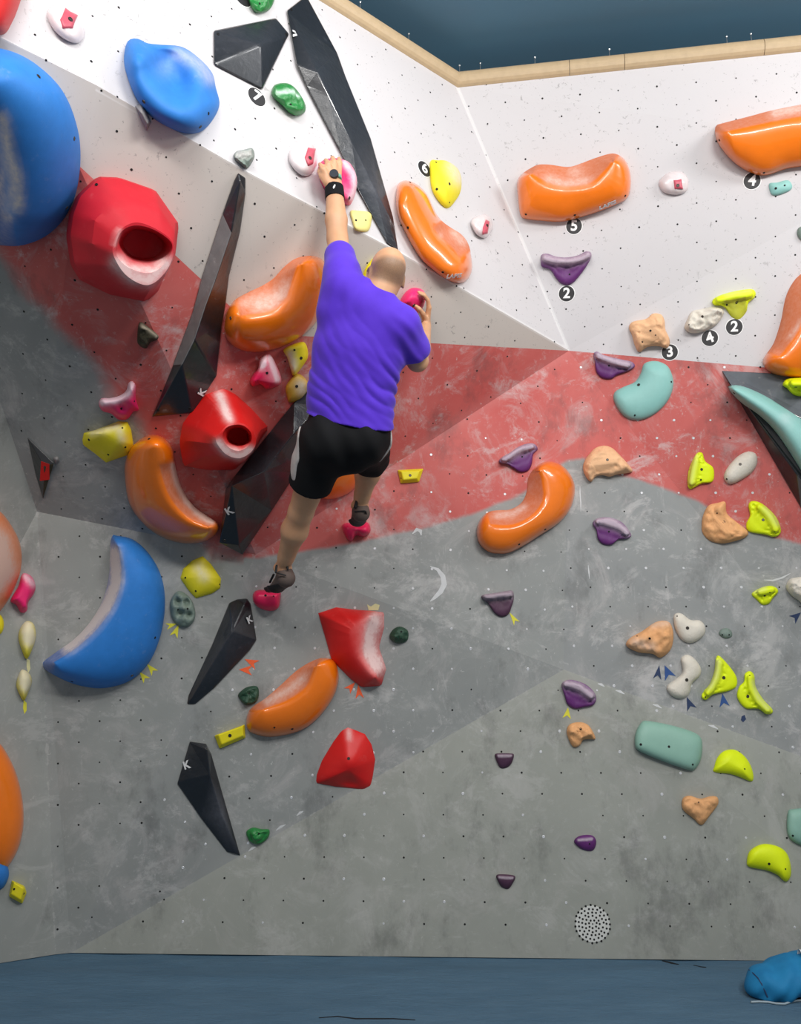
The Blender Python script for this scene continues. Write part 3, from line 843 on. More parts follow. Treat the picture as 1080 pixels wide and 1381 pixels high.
R2o = [(242, 597), (246, 572), (260, 552), (277, 532), (302, 524), (318, 532), (338, 550), (363, 577), (352, 592), (340, 612), (316, 634), (280, 634), (247, 628)]
loft('faceted red hold with a round pocket and chalky ridge, beside the black wedge volume', 'bright_red',
    [(R2o, .0, 'l'), ([(262, 595), (268, 576), (290, 548), (305, 543), (322, 550), (340, 564), (352, 578), (345, 600), (330, 622), (300, 625), (275, 615)], .12, 'l'),
     ([(291, 594), (296, 584), (311, 571), (327, 571), (341, 581), (345, 597), (338, 610), (322, 618), (304, 612)], .25, 's'),
     ([(300, 590), (304, 578), (315, 573), (328, 574), (338, 583), (339, 595), (332, 604), (320, 608), (307, 602)], .255, 's'),
     ([(305, 589), (308, 579), (317, 575), (329, 577), (337, 586), (337, 595), (330, 600), (320, 602), (309, 598)], .22, 's'),
     ([(308, 589), (312, 581), (320, 578), (329, 580), (334, 587), (332, 595), (325, 598), (314, 596)], .08, 's')],
    sink=.10, chalk=[([(296, 532), (302, 548), (309, 565)], 6, 1.0), ([(295, 598), (305, 610), (322, 616), (337, 607)], 6, .95), ([(300, 603), (325, 610)], 5, .7)], auto=20)
hold('red block hold with a scooped chalky right side, above the orange tape arrows', 'bright_red',
    [(429, 827), (453, 819), (477, 822), (504, 824), (518, 826), (518, 846), (511, 873), (521, 902), (514, 925), (488, 927), (473, 916), (447, 890), (440, 865)],
    [(496, 833), (476, 853), (480, 877), (494, 900), (505, 912)], .12, prof=(1.3, .75), scoop=[([(519, 830), (517, 846), (511, 873), (521, 900)], 14, 1.0, .9)], lin=True, relax=1,
    chalk=[([(505, 838), (494, 856), (497, 878), (508, 898)], 11, .85)], N_=80)
hold('red pyramid-shaped hold standing alone under the red block hold', 'bright_red',
    [(469, 981), (480, 985), (492, 990), (501, 1004), (506, 1024), (503, 1045), (500, 1060), (491, 1065), (453, 1061), (426, 1056), (427, 1045), (434, 1026), (449, 1001), (460, 986)],
    [(470, 1038)], .10, prof=(1.3, .8), lin=True, bumps=[(474, 1052, 16, -.03), (471, 1028, 12, .012)], relax=2, bolts=[(470, 1023, .006)], chalk=[([(470, 984), (471, 995)], 4, .5)])
hold('orange-red hold cut off by the top left corner', 'bright_red', [(-40, -30), (34, -30), (28, 0), (16, 31), (2, 47), (-35, 42)], [(-8, 0)], .13, at=(12, 12))

o1 = hold('orange peanut-shaped hold beside the number 6 tag', 'orange',
    [(534, 262), (537, 248), (547, 243), (560, 247), (569, 254), (577, 264), (583, 277), (589, 289), (597, 299), (608, 307), (622, 316), (631, 328), (635, 343), (637, 360), (634, 372), (627, 380), (616, 382), (602, 377), (586, 366), (569, 351), (555, 330), (544, 309), (537, 293), (534, 277)],
    [(556, 268), (572, 295), (588, 318), (608, 338), (618, 352)], .10, scoop=[([(604, 305), (622, 317), (631, 328)], 9, 1, 1.1)], N_=96, K=14, chalk=[([(612, 314), (624, 326)], 6, .45), ([(594, 318)], 4, .35)],
    bolts=[(550, 307, .005), (597, 367, .005), (553, 246, .004)])
s_ = surf(o1, 612, 372); write('LAPIS', 0, 0, -.25, .036, s_[0], s_[1], 'logo_white', o1, 'lettering', .003)
o2 = hold('orange saddle-shaped hold above the number 5 tag', 'orange',
    [(697, 250), (699, 240), (706, 233), (715, 227), (726, 222), (742, 222), (766, 225), (784, 220), (803, 213), (824, 207), (836, 210), (845, 219), (850, 235), (850, 255), (844, 269), (822, 280), (791, 291), (759, 299), (731, 298), (707, 295), (701, 288), (698, 265)],
    [(716, 236), (732, 248), (753, 254), (778, 255), (803, 249), (818, 238), (826, 220)], .14, scoop=[([(716, 225), (742, 221), (766, 224), (800, 213), (822, 206)], 11, 1.0, 1.0)], N_=110, K=16,
    chalk=[([(740, 242), (760, 248), (790, 245)], 7, .45), ([(776, 232)], 10, .35)], bumps=[(770, 272, 26, -.012)], bolts=[(709, 289, .005), (775, 290, .005), (843, 264, .005)])
s_ = surf(o2, 819, 276); write('LAPIS', 0, 0, .28, .040, s_[0], s_[1], 'logo_white', o2, 'lettering', .003)
hold('orange bowl-shaped hold above the number 4 tag at the right edge', 'orange',
    [(964, 176), (966, 169), (975, 166), (1010, 157), (1040, 149), (1080, 141), (1120, 134), (1142, 150), (1144, 185), (1130, 210), (1100, 222), (1080, 225), (1060, 228), (1043, 234), (1030, 237), (1017, 235), (997, 225), (982, 212), (970, 197), (965, 186)],
    [(985, 178), (1015, 172), (1050, 165), (1085, 160), (1115, 165)], .15, scoop=[([(970, 166), (1040, 148), (1120, 133)], 10, 1.0, .8)], N_=100, K=14, chalk=[([(1045, 152), (1075, 146), (1110, 142)], 7, .6)], at=(1030, 200), bolts=[(970, 189, .005), (1030, 233, .005)])
hold('orange curved hold with a dusty hollow, left of the climber\'s head', 'orange',
    [(303, 432), (306, 418), (316, 405), (333, 395), (352, 386), (368, 376), (383, 360), (398, 349), (416, 345), (432, 348), (440, 360), (442, 388), (437, 413), (426, 435), (405, 455), (380, 468), (352, 475), (326, 473), (309, 462), (302, 447)],
    [(404, 358), (411, 380), (402, 402), (380, 420), (350, 428), (325, 430)], .17, prof=(2.1, .5), scoop=[([(335, 393), (365, 378), (385, 358), (400, 348)], 17, 1.0, 1.1)], N_=100, K=16,
    chalk=[([(350, 410), (378, 405), (392, 385)], 11, .65), ([(330, 408), (360, 400)], 8, .35)], sink=.12, at=(365, 425), bolts=[(311, 429, .006)])
hold('orange crescent hold with a white chalk stripe down its inner edge, left side', 'orange',
    [(168, 640), (170, 618), (178, 602), (192, 590), (207, 586), (222, 591), (233, 606), (237, 632), (246, 660), (262, 683), (283, 698), (295, 708), (292, 720), (274, 731), (247, 733), (217, 724), (192, 705), (174, 678)],
    [(208, 605), (214, 640), (228, 675), (252, 700), (280, 712)], .17, scoop=[([(237, 632), (246, 660), (262, 683), (283, 698)], 7, 1.0, .6)], N_=100, K=15,
    chalk=[([(234, 628), (239, 650), (252, 676), (270, 694), (286, 703)], 4.5, 1.0)], bolts=[(201, 592, .005)], sink=.03)
hold('glossy orange banana-shaped hold under the purple hold, centre right', 'orange',
    [(720, 632), (730, 624), (742, 622), (757, 627), (768, 638), (775, 654), (774, 672), (767, 690), (753, 706), (730, 721), (708, 735), (688, 745), (671, 747), (656, 743), (645, 731), (643, 712), (650, 697), (660, 690), (672, 688), (688, 687), (703, 678), (710, 663), (712, 645)],
    [(729, 636), (738, 650), (739, 668), (728, 690), (708, 705), (685, 712), (662, 710)], .13, scoop=[([(715, 640), (711, 660), (703, 677), (688, 686), (665, 688)], 8, 1.0, .8)], N_=110, K=15,
    chalk=[([(706, 684), (690, 694), (670, 695)], 5, .5), ([(713, 655)], 8, .15)], bolts=[(700, 734, .005), (735, 714, .005), (648, 737, .004)])
hold('orange scooped hold between the black kite volume and the red block hold', 'orange',
    [(332, 975), (334, 962), (342, 952), (356, 943), (376, 926), (399, 905), (422, 891), (440, 887), (452, 893), (457, 912), (452, 935), (438, 958), (418, 978), (395, 989), (364, 994), (343, 990), (334, 984)],
    [(426, 900), (424, 918), (409, 936), (384, 950), (358, 957)], .12, scoop=[([(345, 950), (376, 926), (399, 905), (422, 891)], 11, 1.0, 1.0)], N_=96, K=14, chalk=[([(360, 946), (390, 930), (412, 912)], 6, .5)], bolts=[(394, 983, .005), (370, 981, .004)])
hold('orange hold with a white chalky face at the left edge, beside a pink hold', 'orange',
    [(-70, 700), (-35, 680), (-10, 685), (3, 692), (15, 708), (25, 727), (30, 748), (29, 772), (20, 797), (8, 817), (-8, 832), (-45, 838), (-80, 810), (-90, 750)],
    [(-30, 730), (-20, 770), (-30, 800)], .15, chalk=[([(-25, 715), (-5, 735), (2, 770), (-18, 792)], 22, 1.3)], at=(10, 760), N_=72)
hold('large orange hold at the left edge, low down near the blue hold', 'orange',
    [(-60, 1005), (-25, 990), (-3, 1000), (10, 1017), (22, 1043), (30, 1075), (32, 1108), (27, 1138), (15, 1163), (0, 1175), (-40, 1165), (-80, 1100)], [(-30, 1060), (-25, 1110)], .14, at=(8, 1090), N_=72)
hold('orange-brown curved hold at the right edge above the neon hold', 'orange',
    [(1082, 368), (1069, 381), (1059, 402), (1053, 432), (1043, 463), (1030, 482), (1029, 492), (1038, 502), (1058, 508), (1090, 509), (1140, 490), (1165, 430), (1150, 370), (1110, 352)],
    [(1112, 385), (1092, 430), (1072, 463), (1055, 482)], .15, scoop=[([(1080, 370), (1059, 402), (1053, 432), (1043, 463)], 14, 1.0, .7)], at=(1055, 440), chalk=[([(1085, 430), (1064, 455)], 3, .5)], N_=80)
hold('orange hold glimpsed between the climber\'s thighs', 'orange',
    [(428, 662), (436, 640), (455, 622), (478, 610), (489, 622), (487, 645), (472, 664), (450, 673), (434, 672)], [(458, 642)], .09, at=(460, 650))

# ------------------------------------------------------------------ teal holds
hold('teal bean-shaped hold on the red band below the number 3 tag', 'teal',
    [(829, 544), (828, 530), (840, 522), (856, 515), (864, 503), (868, 491), (878, 487), (890, 488), (902, 496), (908, 516), (902, 538), (885, 557), (862, 567), (842, 562)],
    [(886, 508), (880, 528), (858, 542), (845, 542)], .055, bolts=[(861, 519, .007), (856, 560, .004), (905, 515, .004)])
hold('long teal blade-shaped hold mounted on the dark grey wedge at the right edge', 'teal',
    [(981, 521), (987, 519), (1003, 521), (1031, 533), (1058, 549), (1085, 566), (1140, 605), (1150, 680), (1130, 712), (1084, 644), (1058, 602), (1040, 577), (1020, 558), (1003, 546), (987, 531)],
    [(992, 526), (1030, 550), (1070, 585), (1115, 655)], .20, prof=(2.4, .45), at=(1035, 560), N_=90, chalk=[([(1060, 565)], 9, .4)], bolts=[(990, 530, .005)], sink=-.02)
hold('big sage-green sloping block hold on the lower right wall', 'sage',
    [(864, 975), (872, 972), (905, 978), (934, 987), (945, 995), (947, 1008), (945, 1024), (938, 1037), (930, 1039), (897, 1028), (862, 1013), (856, 1004), (857, 988)],
    [(880, 1003), (905, 1010), (925, 1015)], .055, prof=(3, .4), bolts=[(864, 1004, .005), (902, 1007, .005), (934, 1031, .004)])
hold('sage-green hold cut by the right edge above the neon crescent', 'sage', [(1062, 1096), (1070, 1091), (1100, 1090), (1115, 1100), (1115, 1135), (1095, 1142), (1075, 1138), (1062, 1125)], [(1085, 1115)], .05, prof=(3, .4), at=(1070, 1110), bolts=[(1069, 1127, .004)])
hold('tiny pale teal foothold beside the upper number 4 tag', 'teal', [(1037, 248), (1048, 246), (1062, 243), (1068, 250), (1065, 257), (1050, 263), (1040, 262)], [(1052, 253)], .025, bolts=[(1046, 254, .005), (1058, 250, .004)])
hold('pale grey-teal foothold at the right edge on the white wall', 'grey_green', [(1075, 310), (1082, 305), (1095, 308), (1098, 320), (1085, 326), (1076, 320)], [(1085, 315)], .025, at=(1078, 315))
hold('tiny grey-green foothold right of the cream bean hold', 'grey_green', [(969, 855), (972, 849), (980, 847), (986, 851), (987, 858), (981, 861), (975, 860)], [(978, 854)], .02, bolts=[(974, 856, .003), (983, 856, .003)], N_=32, K=6)

# ------------------------------------------------------------------ yellow holds
hold('yellow drop-shaped hold beside the number 6 tag', 'yellow', [(580, 218), (590, 216), (602, 217), (616, 226), (622, 240), (621, 258), (614, 271), (604, 281), (594, 275), (584, 260), (580, 243)], [(603, 244)], .06, prof=(1.6, .6),
     chalk=[([(612, 224), (620, 240)], 12, .75)], bolts=[(606, 248, .006), (589, 255, .005), (588, 219, .004), (606, 273, .003)])
hold('pale yellow slab foothold under the climber\'s left forearm', 'pale_yellow', [(472, 285), (482, 284), (500, 287), (501, 298), (496, 312), (480, 311), (475, 299)], [(487, 297)], .025, prof=(3, .5), bolts=[(480, 297, .004), (493, 297, .003)])
hold('yellow hold mostly hidden behind the climber\'s head', 'yellow', [(508, 348), (497, 355), (490, 368), (487, 384), (492, 397), (512, 400), (524, 375)], [(505, 375)], .05)
hold('yellow hooked hold with a chalky hollow just under the big orange hold', 'yellow', [(382, 472), (391, 466), (408, 461), (414, 468), (415, 482), (408, 494), (400, 504), (395, 507), (391, 495), (387, 482)], [(405, 470), (405, 485), (398, 497)], .05, chalk=[([(392, 478), (396, 495)], 6, .9)], bolts=[(406, 483, .006), (397, 472, .004)])
hold('dirty yellow shield-shaped hold beside the climber\'s waist, below the hooked one', 'ochre', [(400, 504), (408, 507), (416, 517), (414, 527), (406, 538), (391, 543), (387, 536), (385, 522), (393, 510)], [(402, 522)], .04, prof=(3, .5), chalk=[([(405, 520), (408, 528)], 8, .7)], bolts=[(400, 521, .006)])
hold('yellow wedge hold under the pink horned hold on the left', 'yellow', [(111, 593), (113, 584), (128, 580), (160, 568), (172, 569), (177, 580), (180, 600), (174, 613), (143, 624), (127, 611), (112, 600)], [(140, 585), (160, 595)], .07, prof=(1.5, .6), lin=True,
     chalk=[([(125, 583), (158, 575), (165, 592)], 6, .6)], bolts=[(120, 593, .005), (146, 613, .004), (169, 603, .004), (165, 577, .003)])
hold('yellow square-ish hold between the blue crescent and the black kite volume', 'yellow', [(247, 767), (259, 756), (273, 750), (284, 760), (298, 780), (297, 793), (287, 800), (264, 807), (254, 796), (243, 780)], [(271, 778)], .06, prof=(1.6, .6), lin=True,
     chalk=[([(268, 766), (275, 778)], 8, .6)], bolts=[(250, 779, .004), (264, 797, .004), (296, 788, .003)])
volume('small yellow block hold touching the lower orange scooped hold', 'yellow', [(289, 992, .01), (330, 977, .01), (331, 995, .01), (296, 1010, .01), (294, 991, .045), (327, 979, .045), (328, 992, .04), (299, 1004, .04)],
       [(0, 1, 5, 4), (1, 2, 6, 5), (2, 3, 7, 6), (3, 0, 4, 7), (4, 5, 6, 7)], [0, 1, 2, 3], bev=.006, bolts=[(310, 992, .007)], name='climbing_hold', cat='climbing hold')
volume('small yellow trapezoid foothold alone on the red band right of the climber', 'yellow', [(536, 634, .008), (571, 632, .008), (565, 650, .008), (540, 652, .008), (541, 636, .04), (566, 635, .04), (562, 645, .04), (544, 647, .04)],
       [(0, 1, 5, 4), (1, 2, 6, 5), (2, 3, 7, 6), (3, 0, 4, 7), (4, 5, 6, 7)], [0, 1, 2, 3], bev=.005, bolts=[(553, 641, .006), (541, 645, .003)], name='climbing_hold', cat='climbing hold')
volume('small yellow chunk hold low on the left side wall', 'yellow', [(16, 1187, .01), (33, 1195, .01), (36, 1204, .01), (30, 1219, .01), (12, 1209, .01), (19, 1190, .06), (32, 1198, .06), (28, 1214, .05), (15, 1206, .05)],
       [(0, 1, 6, 5), (1, 2, 6), (2, 3, 7, 6), (3, 4, 8, 7), (4, 0, 5, 8), (5, 6, 7, 8)], [0, 1, 2, 3, 4], bev=.006, bolts=[(19, 1199, .004), (32, 1205, .004)], name='climbing_hold', cat='climbing hold')
hold('sliver of a yellow hold at the left edge under the orange hold', 'yellow', [(-12, 828), (0, 829), (5, 838), (4, 850), (-2, 856), (-14, 850)], [(-4, 842)], .04, at=(2, 842), N_=32, K=6)
hold('cream and yellow dagger-shaped hold under the left pink hold, upper of two', 'yellow', [(25, 861), (27, 848), (35, 838), (44, 840), (48, 850), (48, 861), (44, 874), (36, 889), (29, 876)], [(37, 856), (36, 872)], .07, chalk=[([(36, 845), (40, 862)], 11, 1.2)], N_=48)
hold('cream and yellow dagger-shaped hold low on the left side wall, lower of two', 'yellow', [(22, 925), (24, 913), (30, 903), (40, 909), (43, 920), (38, 934), (32, 945), (26, 936)], [(32, 918), (32, 930)], .06, chalk=[([(32, 910), (36, 924)], 11, 1.2)], N_=48)

# neon yellow-green
def neon(label, outline, spine, H=.055, **k):
    k.setdefault('lip', (5, .32)); k.setdefault('N_', 90); k.setdefault('K', 20); k.setdefault('relax', 1)
    return hold(label, 'neon', outline, spine, H, **k)
neon('neon yellow jug hold above the number 2 tag on the right', [(960, 407), (965, 401), (981, 395), (1000, 391), (1014, 390), (1019, 395), (1017, 402), (1009, 409), (1006, 421), (996, 431), (986, 427), (976, 414), (964, 412)], [(970, 404), (990, 400), (1010, 397)], .07, scoop=[([(985, 430), (1000, 430)], 14, 1.6, .9)], bolts=[(993, 408, .006), (980, 411, .004)], chalk=[([(980, 397), (1010, 392)], 4, .4)])
neon('neon yellow half-moon hold left of the smooth cream oval hold', [(927, 654), (928, 636), (934, 620), (940, 611), (947, 611), (951, 622), (961, 630), (963, 641), (960, 650), (947, 652), (937, 657), (931, 660)], [(938, 622), (935, 640), (933, 650)], .055, bolts=[(946, 633, .006), (945, 647, .004)], chalk=[([(937, 615), (931, 650)], 5, .5)])
neon('neon yellow wing-shaped hold right of the brown-tan hold', [(1009, 682), (1013, 676), (1023, 677), (1034, 684), (1047, 698), (1053, 714), (1050, 722), (1042, 724), (1031, 721), (1010, 717), (1006, 707), (1011, 695)], [(1025, 684), (1038, 697), (1046, 713)], .06, bolts=[(1029, 701, .006), (1044, 717, .003)], chalk=[([(1032, 686), (1048, 706)], 5, .55)])
neon('small neon yellow eye-shaped hold near the cut-off cream hold', [(1013, 801), (1025, 793), (1038, 790), (1047, 793), (1049, 799), (1042, 807), (1037, 814), (1028, 816), (1020, 809)], [(1026, 798), (1040, 795)], .055, bolts=[(1031, 803, .005), (1038, 799, .003)], chalk=[([(1018, 797), (1030, 793)], 4, .6)])
neon('neon yellow leaf-shaped hold with a chalky left rim, left of the pair', [(965, 888), (968, 884), (973, 887), (984, 899), (993, 913), (993, 925), (985, 931), (974, 934), (961, 937), (952, 944), (946, 941), (948, 933), (957, 922), (963, 905)], [(970, 895), (966, 915), (956, 934)], .05, bolts=[(976, 914, .007), (951, 940, .003)], chalk=[([(967, 893), (965, 912), (957, 926)], 5, .75)])
neon('neon yellow leaf-shaped hold with a long tail, right of the pair', [(1004, 909), (1011, 905), (1017, 911), (1019, 926), (1029, 943), (1041, 956), (1041, 962), (1033, 963), (1022, 956), (1005, 955), (994, 941), (996, 927), (1003, 919)], [(1012, 915), (1014, 930), (1023, 945), (1034, 958)], .05, bolts=[(1008, 939, .007), (1011, 911, .003)], chalk=[([(1016, 920), (1022, 940), (1035, 955)], 4, .65)])
neon('neon yellow half-dome hold right of the sage-green block', lip=None, outline= [(963, 1034), (967, 1022), (976, 1013), (990, 1011), (1003, 1019), (1012, 1032), (1016, 1047), (1013, 1054), (1000, 1049), (985, 1044), (963, 1041)], spine=[(983, 1027), (1000, 1037)], H=.05, prof=(1.6, .6), bolts=[(1004, 1037, .003)])
neon('large neon yellow crescent hold, lowest at the right', lip=None, outline= [(1007, 1161), (1010, 1149), (1020, 1141), (1033, 1138), (1050, 1142), (1061, 1151), (1066, 1166), (1066, 1182), (1059, 1189), (1048, 1180), (1034, 1174), (1010, 1169)], spine=[(1022, 1154), (1042, 1158), (1055, 1172)], H=.05, bolts=[(1037, 1165, .005), (1059, 1172, .003)])
neon('neon yellow hold at the right edge on the grey wedge', [(1055, 519), (1061, 511), (1080, 509), (1100, 512), (1102, 528), (1084, 535), (1070, 533), (1061, 524)], [(1070, 517), (1090, 517)], .16, at=(1070, 522), bolts=[(1073, 522, .006)], sink=-.03)

# ------------------------------------------------------------------ purple holds
def jug(label, outline, spine, H=.065, mat='purple', **k):
    if H > .035: k.setdefault('lip', (4.5, .42)); k.setdefault('N_', 90); k.setdefault('K', 20); k.setdefault('relax', 1)
    return hold(label, mat, outline, spine, H, nz=(.004, 24), chalk=[(spine, 6.5 if H > .035 else 1.5, .95)] + list(k.pop('chalk', [])), **k)
jug('purple moustache-shaped jug hold above the white-wall number 2 tag', [(729, 353), (730, 344), (738, 342), (750, 346), (765, 347), (780, 344), (790, 339), (797, 341), (796, 350), (786, 366), (772, 382), (760, 384), (750, 376), (742, 364), (731, 360)], [(735, 348), (752, 352), (768, 353), (785, 348), (793, 344)], .07, bumps=[(764, 362, 7, -.015)], bolts=[(768, 370, .004)])
jug('purple curved jug hold touching the white-red border beside the teal bean', [(800, 478), (805, 474), (815, 479), (835, 484), (852, 488), (856, 494), (850, 499), (832, 506), (824, 511), (812, 510), (804, 502), (802, 488)], [(807, 480), (825, 487), (846, 492)], .06, bolts=[(821, 493, .004)])
jug('purple jug hold just above the glossy orange banana-shaped hold', [(673, 624), (675, 618), (688, 610), (700, 602), (712, 598), (721, 599), (725, 606), (719, 613), (717, 626), (712, 635), (702, 637), (693, 632), (683, 626)], [(680, 619), (697, 608), (716, 602)], .065, bolts=[(704, 616, .004)], bumps=[(705, 612, 6, -.012)])
jug('purple heart-shaped jug hold on the grey area right of the orange banana hold', [(799, 707), (802, 701), (810, 698), (823, 698), (838, 704), (848, 715), (851, 723), (844, 727), (833, 728), (824, 735), (813, 734), (806, 727), (804, 716)], [(807, 703), (825, 702), (845, 718)], .06, bolts=[(821, 717, .004)], bumps=[(818, 708, 6, -.012)])
jug('dark plum flat-topped jug hold with one yellow tape arrow beside it', [(649, 806), (652, 802), (665, 800), (683, 797), (691, 797), (693, 806), (690, 818), (685, 829), (675, 832), (666, 826), (658, 814)], [(655, 804), (672, 803), (688, 801)], .06, mat='plum', bumps=[(675, 812, 6, -.01)])
jug('purple round jug hold above a small yellow tape arrow', [(757, 924), (762, 918), (772, 917), (788, 922), (800, 932), (804, 942), (800, 951), (788, 954), (775, 956), (765, 950), (761, 938)], [(763, 922), (780, 926), (797, 938)], .06)
jug('tiny dark plum foothold at the head of the chalk drip line', [(667, 1018), (672, 1016), (688, 1016), (693, 1018), (690, 1029), (684, 1035), (675, 1036), (670, 1028)], [(672, 1019), (689, 1019)], .03, mat='plum', N_=40, K=7)
jug('tiny purple foothold above the round perforated grille', [(774, 1136), (778, 1129), (788, 1126), (799, 1127), (804, 1134), (802, 1144), (796, 1148), (784, 1145)], [(780, 1133), (798, 1131)], .03, N_=40, K=7, bolts=[(795, 1138, .003)])
jug('tiny dark plum foothold at the foot of the chalk drip line', [(669, 1181), (674, 1179), (690, 1180), (695, 1183), (691, 1192), (685, 1199), (676, 1196), (671, 1188)], [(673, 1183), (691, 1184)], .03, mat='plum', N_=40, K=7)

# ------------------------------------------------------------------ tan, cream
def rock(label, mat, outline, spine, H=.06, nz=(.030, 17), **k): return hold(label, mat, outline, spine, H, nz=nz, prof=k.pop('prof', (2.4, .5)), relax=0, N_=k.pop('N_', 80), K=14, **k)
rock('tan rocky block hold with an upright horn beside the number 3 tag', 'tan', [(848, 442), (853, 434), (871, 430), (880, 423), (891, 424), (896, 432), (897, 444), (902, 455), (903, 464), (898, 470), (888, 467), (873, 468), (862, 475), (856, 466), (852, 452)], [(865, 447), (885, 440), (888, 455)], .07, bolts=[(877, 446, .005), (866, 461, .004), (884, 452, .003)], bumps=[(877, 455, 7, -.02), (891, 433, 5, .015)])
rock('tan twisted hold with a pointed right end at the top of the grey area', 'tan', [(786, 632), (788, 622), (794, 613), (803, 604), (815, 601), (825, 604), (834, 612), (846, 625), (853, 635), (846, 638), (832, 640), (822, 643), (812, 641), (803, 643), (797, 650), (790, 643)], [(797, 625), (812, 612), (830, 622)], .075, nz=(.026, 16), bolts=[(819, 620, .006)], bumps=[(812, 630, 6, -.02), (830, 630, 5, -.015)])
rock('brown-tan rocky hold between neon holds at the red and grey border', 'brown_tan', [(946, 708), (948, 695), (955, 682), (968, 678), (978, 677), (980, 692), (992, 703), (1008, 716), (1006, 724), (990, 730), (972, 733), (956, 729), (947, 719)], [(962, 695), (966, 712), (985, 717)], .055, nz=(.022, 22), bolts=[(976, 704, .006), (967, 692, .003)])
rock('large pale orange rocky hold left of the cream bean hold', 'brown_tan', [(844, 868), (850, 860), (866, 851), (882, 840), (895, 837), (904, 841), (908, 855), (906, 872), (899, 882), (889, 887), (880, 882), (862, 880), (848, 874)], [(862, 866), (880, 858), (893, 852)], .075, chalk=[([(855, 866), (878, 872)], 7, .7), ([(880, 843), (900, 840)], 5, .6)], bolts=[(876, 861, .005), (859, 858, .003)])
rock('small tan claw-shaped foothold under the purple round jug', 'brown_tan', [(764, 986), (768, 977), (778, 974), (788, 975), (796, 981), (803, 996), (795, 997), (786, 998), (782, 1005), (774, 1008), (768, 1000)], [(775, 986), (788, 986)], .045, bolts=[(783, 983, .005)], N_=56)
rock('small tan heart-shaped foothold below the sage-green block', 'brown_tan', [(920, 1078), (929, 1073), (944, 1077), (957, 1074), (967, 1075), (968, 1085), (957, 1100), (946, 1113), (935, 1104), (921, 1092)], [(935, 1083), (955, 1083)], .045, bolts=[(942, 1082, .003)], nz=(.016, 22), N_=56)
rock('white ridged rocky hold beside the neon jug, above a number 4 tag', 'cream', [(923, 442), (927, 430), (933, 420), (945, 417), (958, 414), (970, 415), (976, 421), (971, 432), (962, 441), (946, 448), (931, 449)], [(936, 436), (950, 428), (966, 421)], .06, nz=(.034, 20), bolts=[(947, 427, .006), (929, 438, .003)])
rock('white ridged hold cut by the right edge with blue tape under it', 'cream', [(1060, 793), (1063, 783), (1072, 779), (1100, 778), (1120, 795), (1110, 825), (1090, 825), (1078, 811), (1067, 803)], [(1075, 790), (1095, 798)], .07, at=(1072, 795))
hold('smooth cream oval hold on the red band', 'cream', [(976, 645), (980, 632), (994, 616), (1008, 609), (1019, 612), (1021, 624), (1014, 637), (998, 648), (984, 653)], [(988, 639), (1009, 621)], .05, bolts=[(998, 626, .006), (980, 646, .004)])
hold('smooth cream bean hold beside the pale orange rocky hold', 'cream', [(908, 833), (912, 827), (920, 828), (931, 836), (944, 837), (951, 846), (948, 858), (934, 867), (920, 864), (911, 850)], [(919, 840), (932, 853), (940, 848)], .045, bolts=[(927, 847, .007), (913, 831, .003)])
hold('cream bone-shaped hold between the blue tape arrows', 'cream', [(918, 888), (926, 883), (936, 888), (945, 901), (943, 912), (933, 922), (929, 936), (921, 942), (908, 940), (899, 930), (901, 923), (912, 915), (920, 907), (919, 896)], [(931, 900), (924, 916), (912, 930)], .045, bolts=[(926, 917, .007)], nz=(.003, 20))

# ------------------------------------------------------------------ frosted holds with a red core
def frosted(label, outline, spine, core, bolt):
    o = hold(label, 'clear_white', outline, spine, .05, nz=(.006, 20), prof=(2.2, .5))
    c = mm(core)
    hold('', 'rose', core, [c], .056, prof=(5, .5), lin=True, parent=o, name='red_core', N_=32, K=6, relax=0, at=mm(outline), bolts=[(bolt[0], bolt[1], .007)])
    return o
frosted('frosted white hold with a red core at the top left', [(63, 17), (77, 4), (97, 3), (108, 20), (115, 43), (107, 58), (90, 55), (72, 40)], [(88, 28)], [(88, 8), (106, 20), (100, 41), (83, 42), (77, 26)], (95, 26))
frosted('frosted white hold with a red core left of the climber\'s raised hand', [(389, 213), (393, 200), (410, 192), (423, 193), (428, 217), (420, 235), (407, 237), (395, 227)], [(408, 214)], [(415, 197), (426, 200), (423, 222), (415, 227), (408, 213)], (418, 213))
frosted('small frosted white hold with a red core right of the orange peanut hold', [(635, 298), (643, 291), (655, 289), (663, 296), (664, 309), (655, 321), (644, 318), (637, 308)], [(650, 305)], [(655, 294), (661, 298), (658, 316), (650, 318), (649, 307)], (657, 304))
frosted('frosted white hold with a red core right of the number 5 orange hold', [(888, 247), (893, 239), (903, 232), (918, 231), (927, 240), (928, 252), (923, 260), (910, 263), (894, 259)], [(910, 247)], [(906, 241), (920, 240), (922, 256), (908, 257)], (914, 250))

# ------------------------------------------------------------------ greens and small ones
rock('bright green rocky hold at the top edge above the glossy black volume', 'green', [(334, -12), (337, 6), (346, 17), (362, 14), (370, 0), (368, -14), (350, -18)], [(352, 0)], .05, at=(352, 6), bolts=[(350, 5, .004)])
rock('green ribbed rocky hold between the two large black volumes', 'green', [(366, 126), (369, 116), (378, 112), (390, 113), (401, 122), (411, 139), (411, 151), (400, 156), (390, 152), (380, 142), (370, 133)], [(380, 123), (398, 140)], .055, chalk=[([(374, 124), (392, 124), (402, 130)], 3, .9)], bolts=[(392, 141, .004)])
rock('small pale green knobbly hold just above the black blade point', 'grey_green', [(315, 212), (319, 204), (328, 202), (340, 200), (343, 212), (334, 227), (326, 223)], [(328, 212)], .04, nz=(.026, 30), chalk=[([(322, 208), (335, 208)], 6, .5)], N_=48)
hold('thin grey wedge hold seen edge-on under the blue saddle hold', 'grey', [(182, 143), (190, 140), (198, 150), (204, 165), (198, 177), (191, 163)], [(192, 154), (198, 166)], .07, prof=(1.2, .8), lin=True, N_=40, K=7)
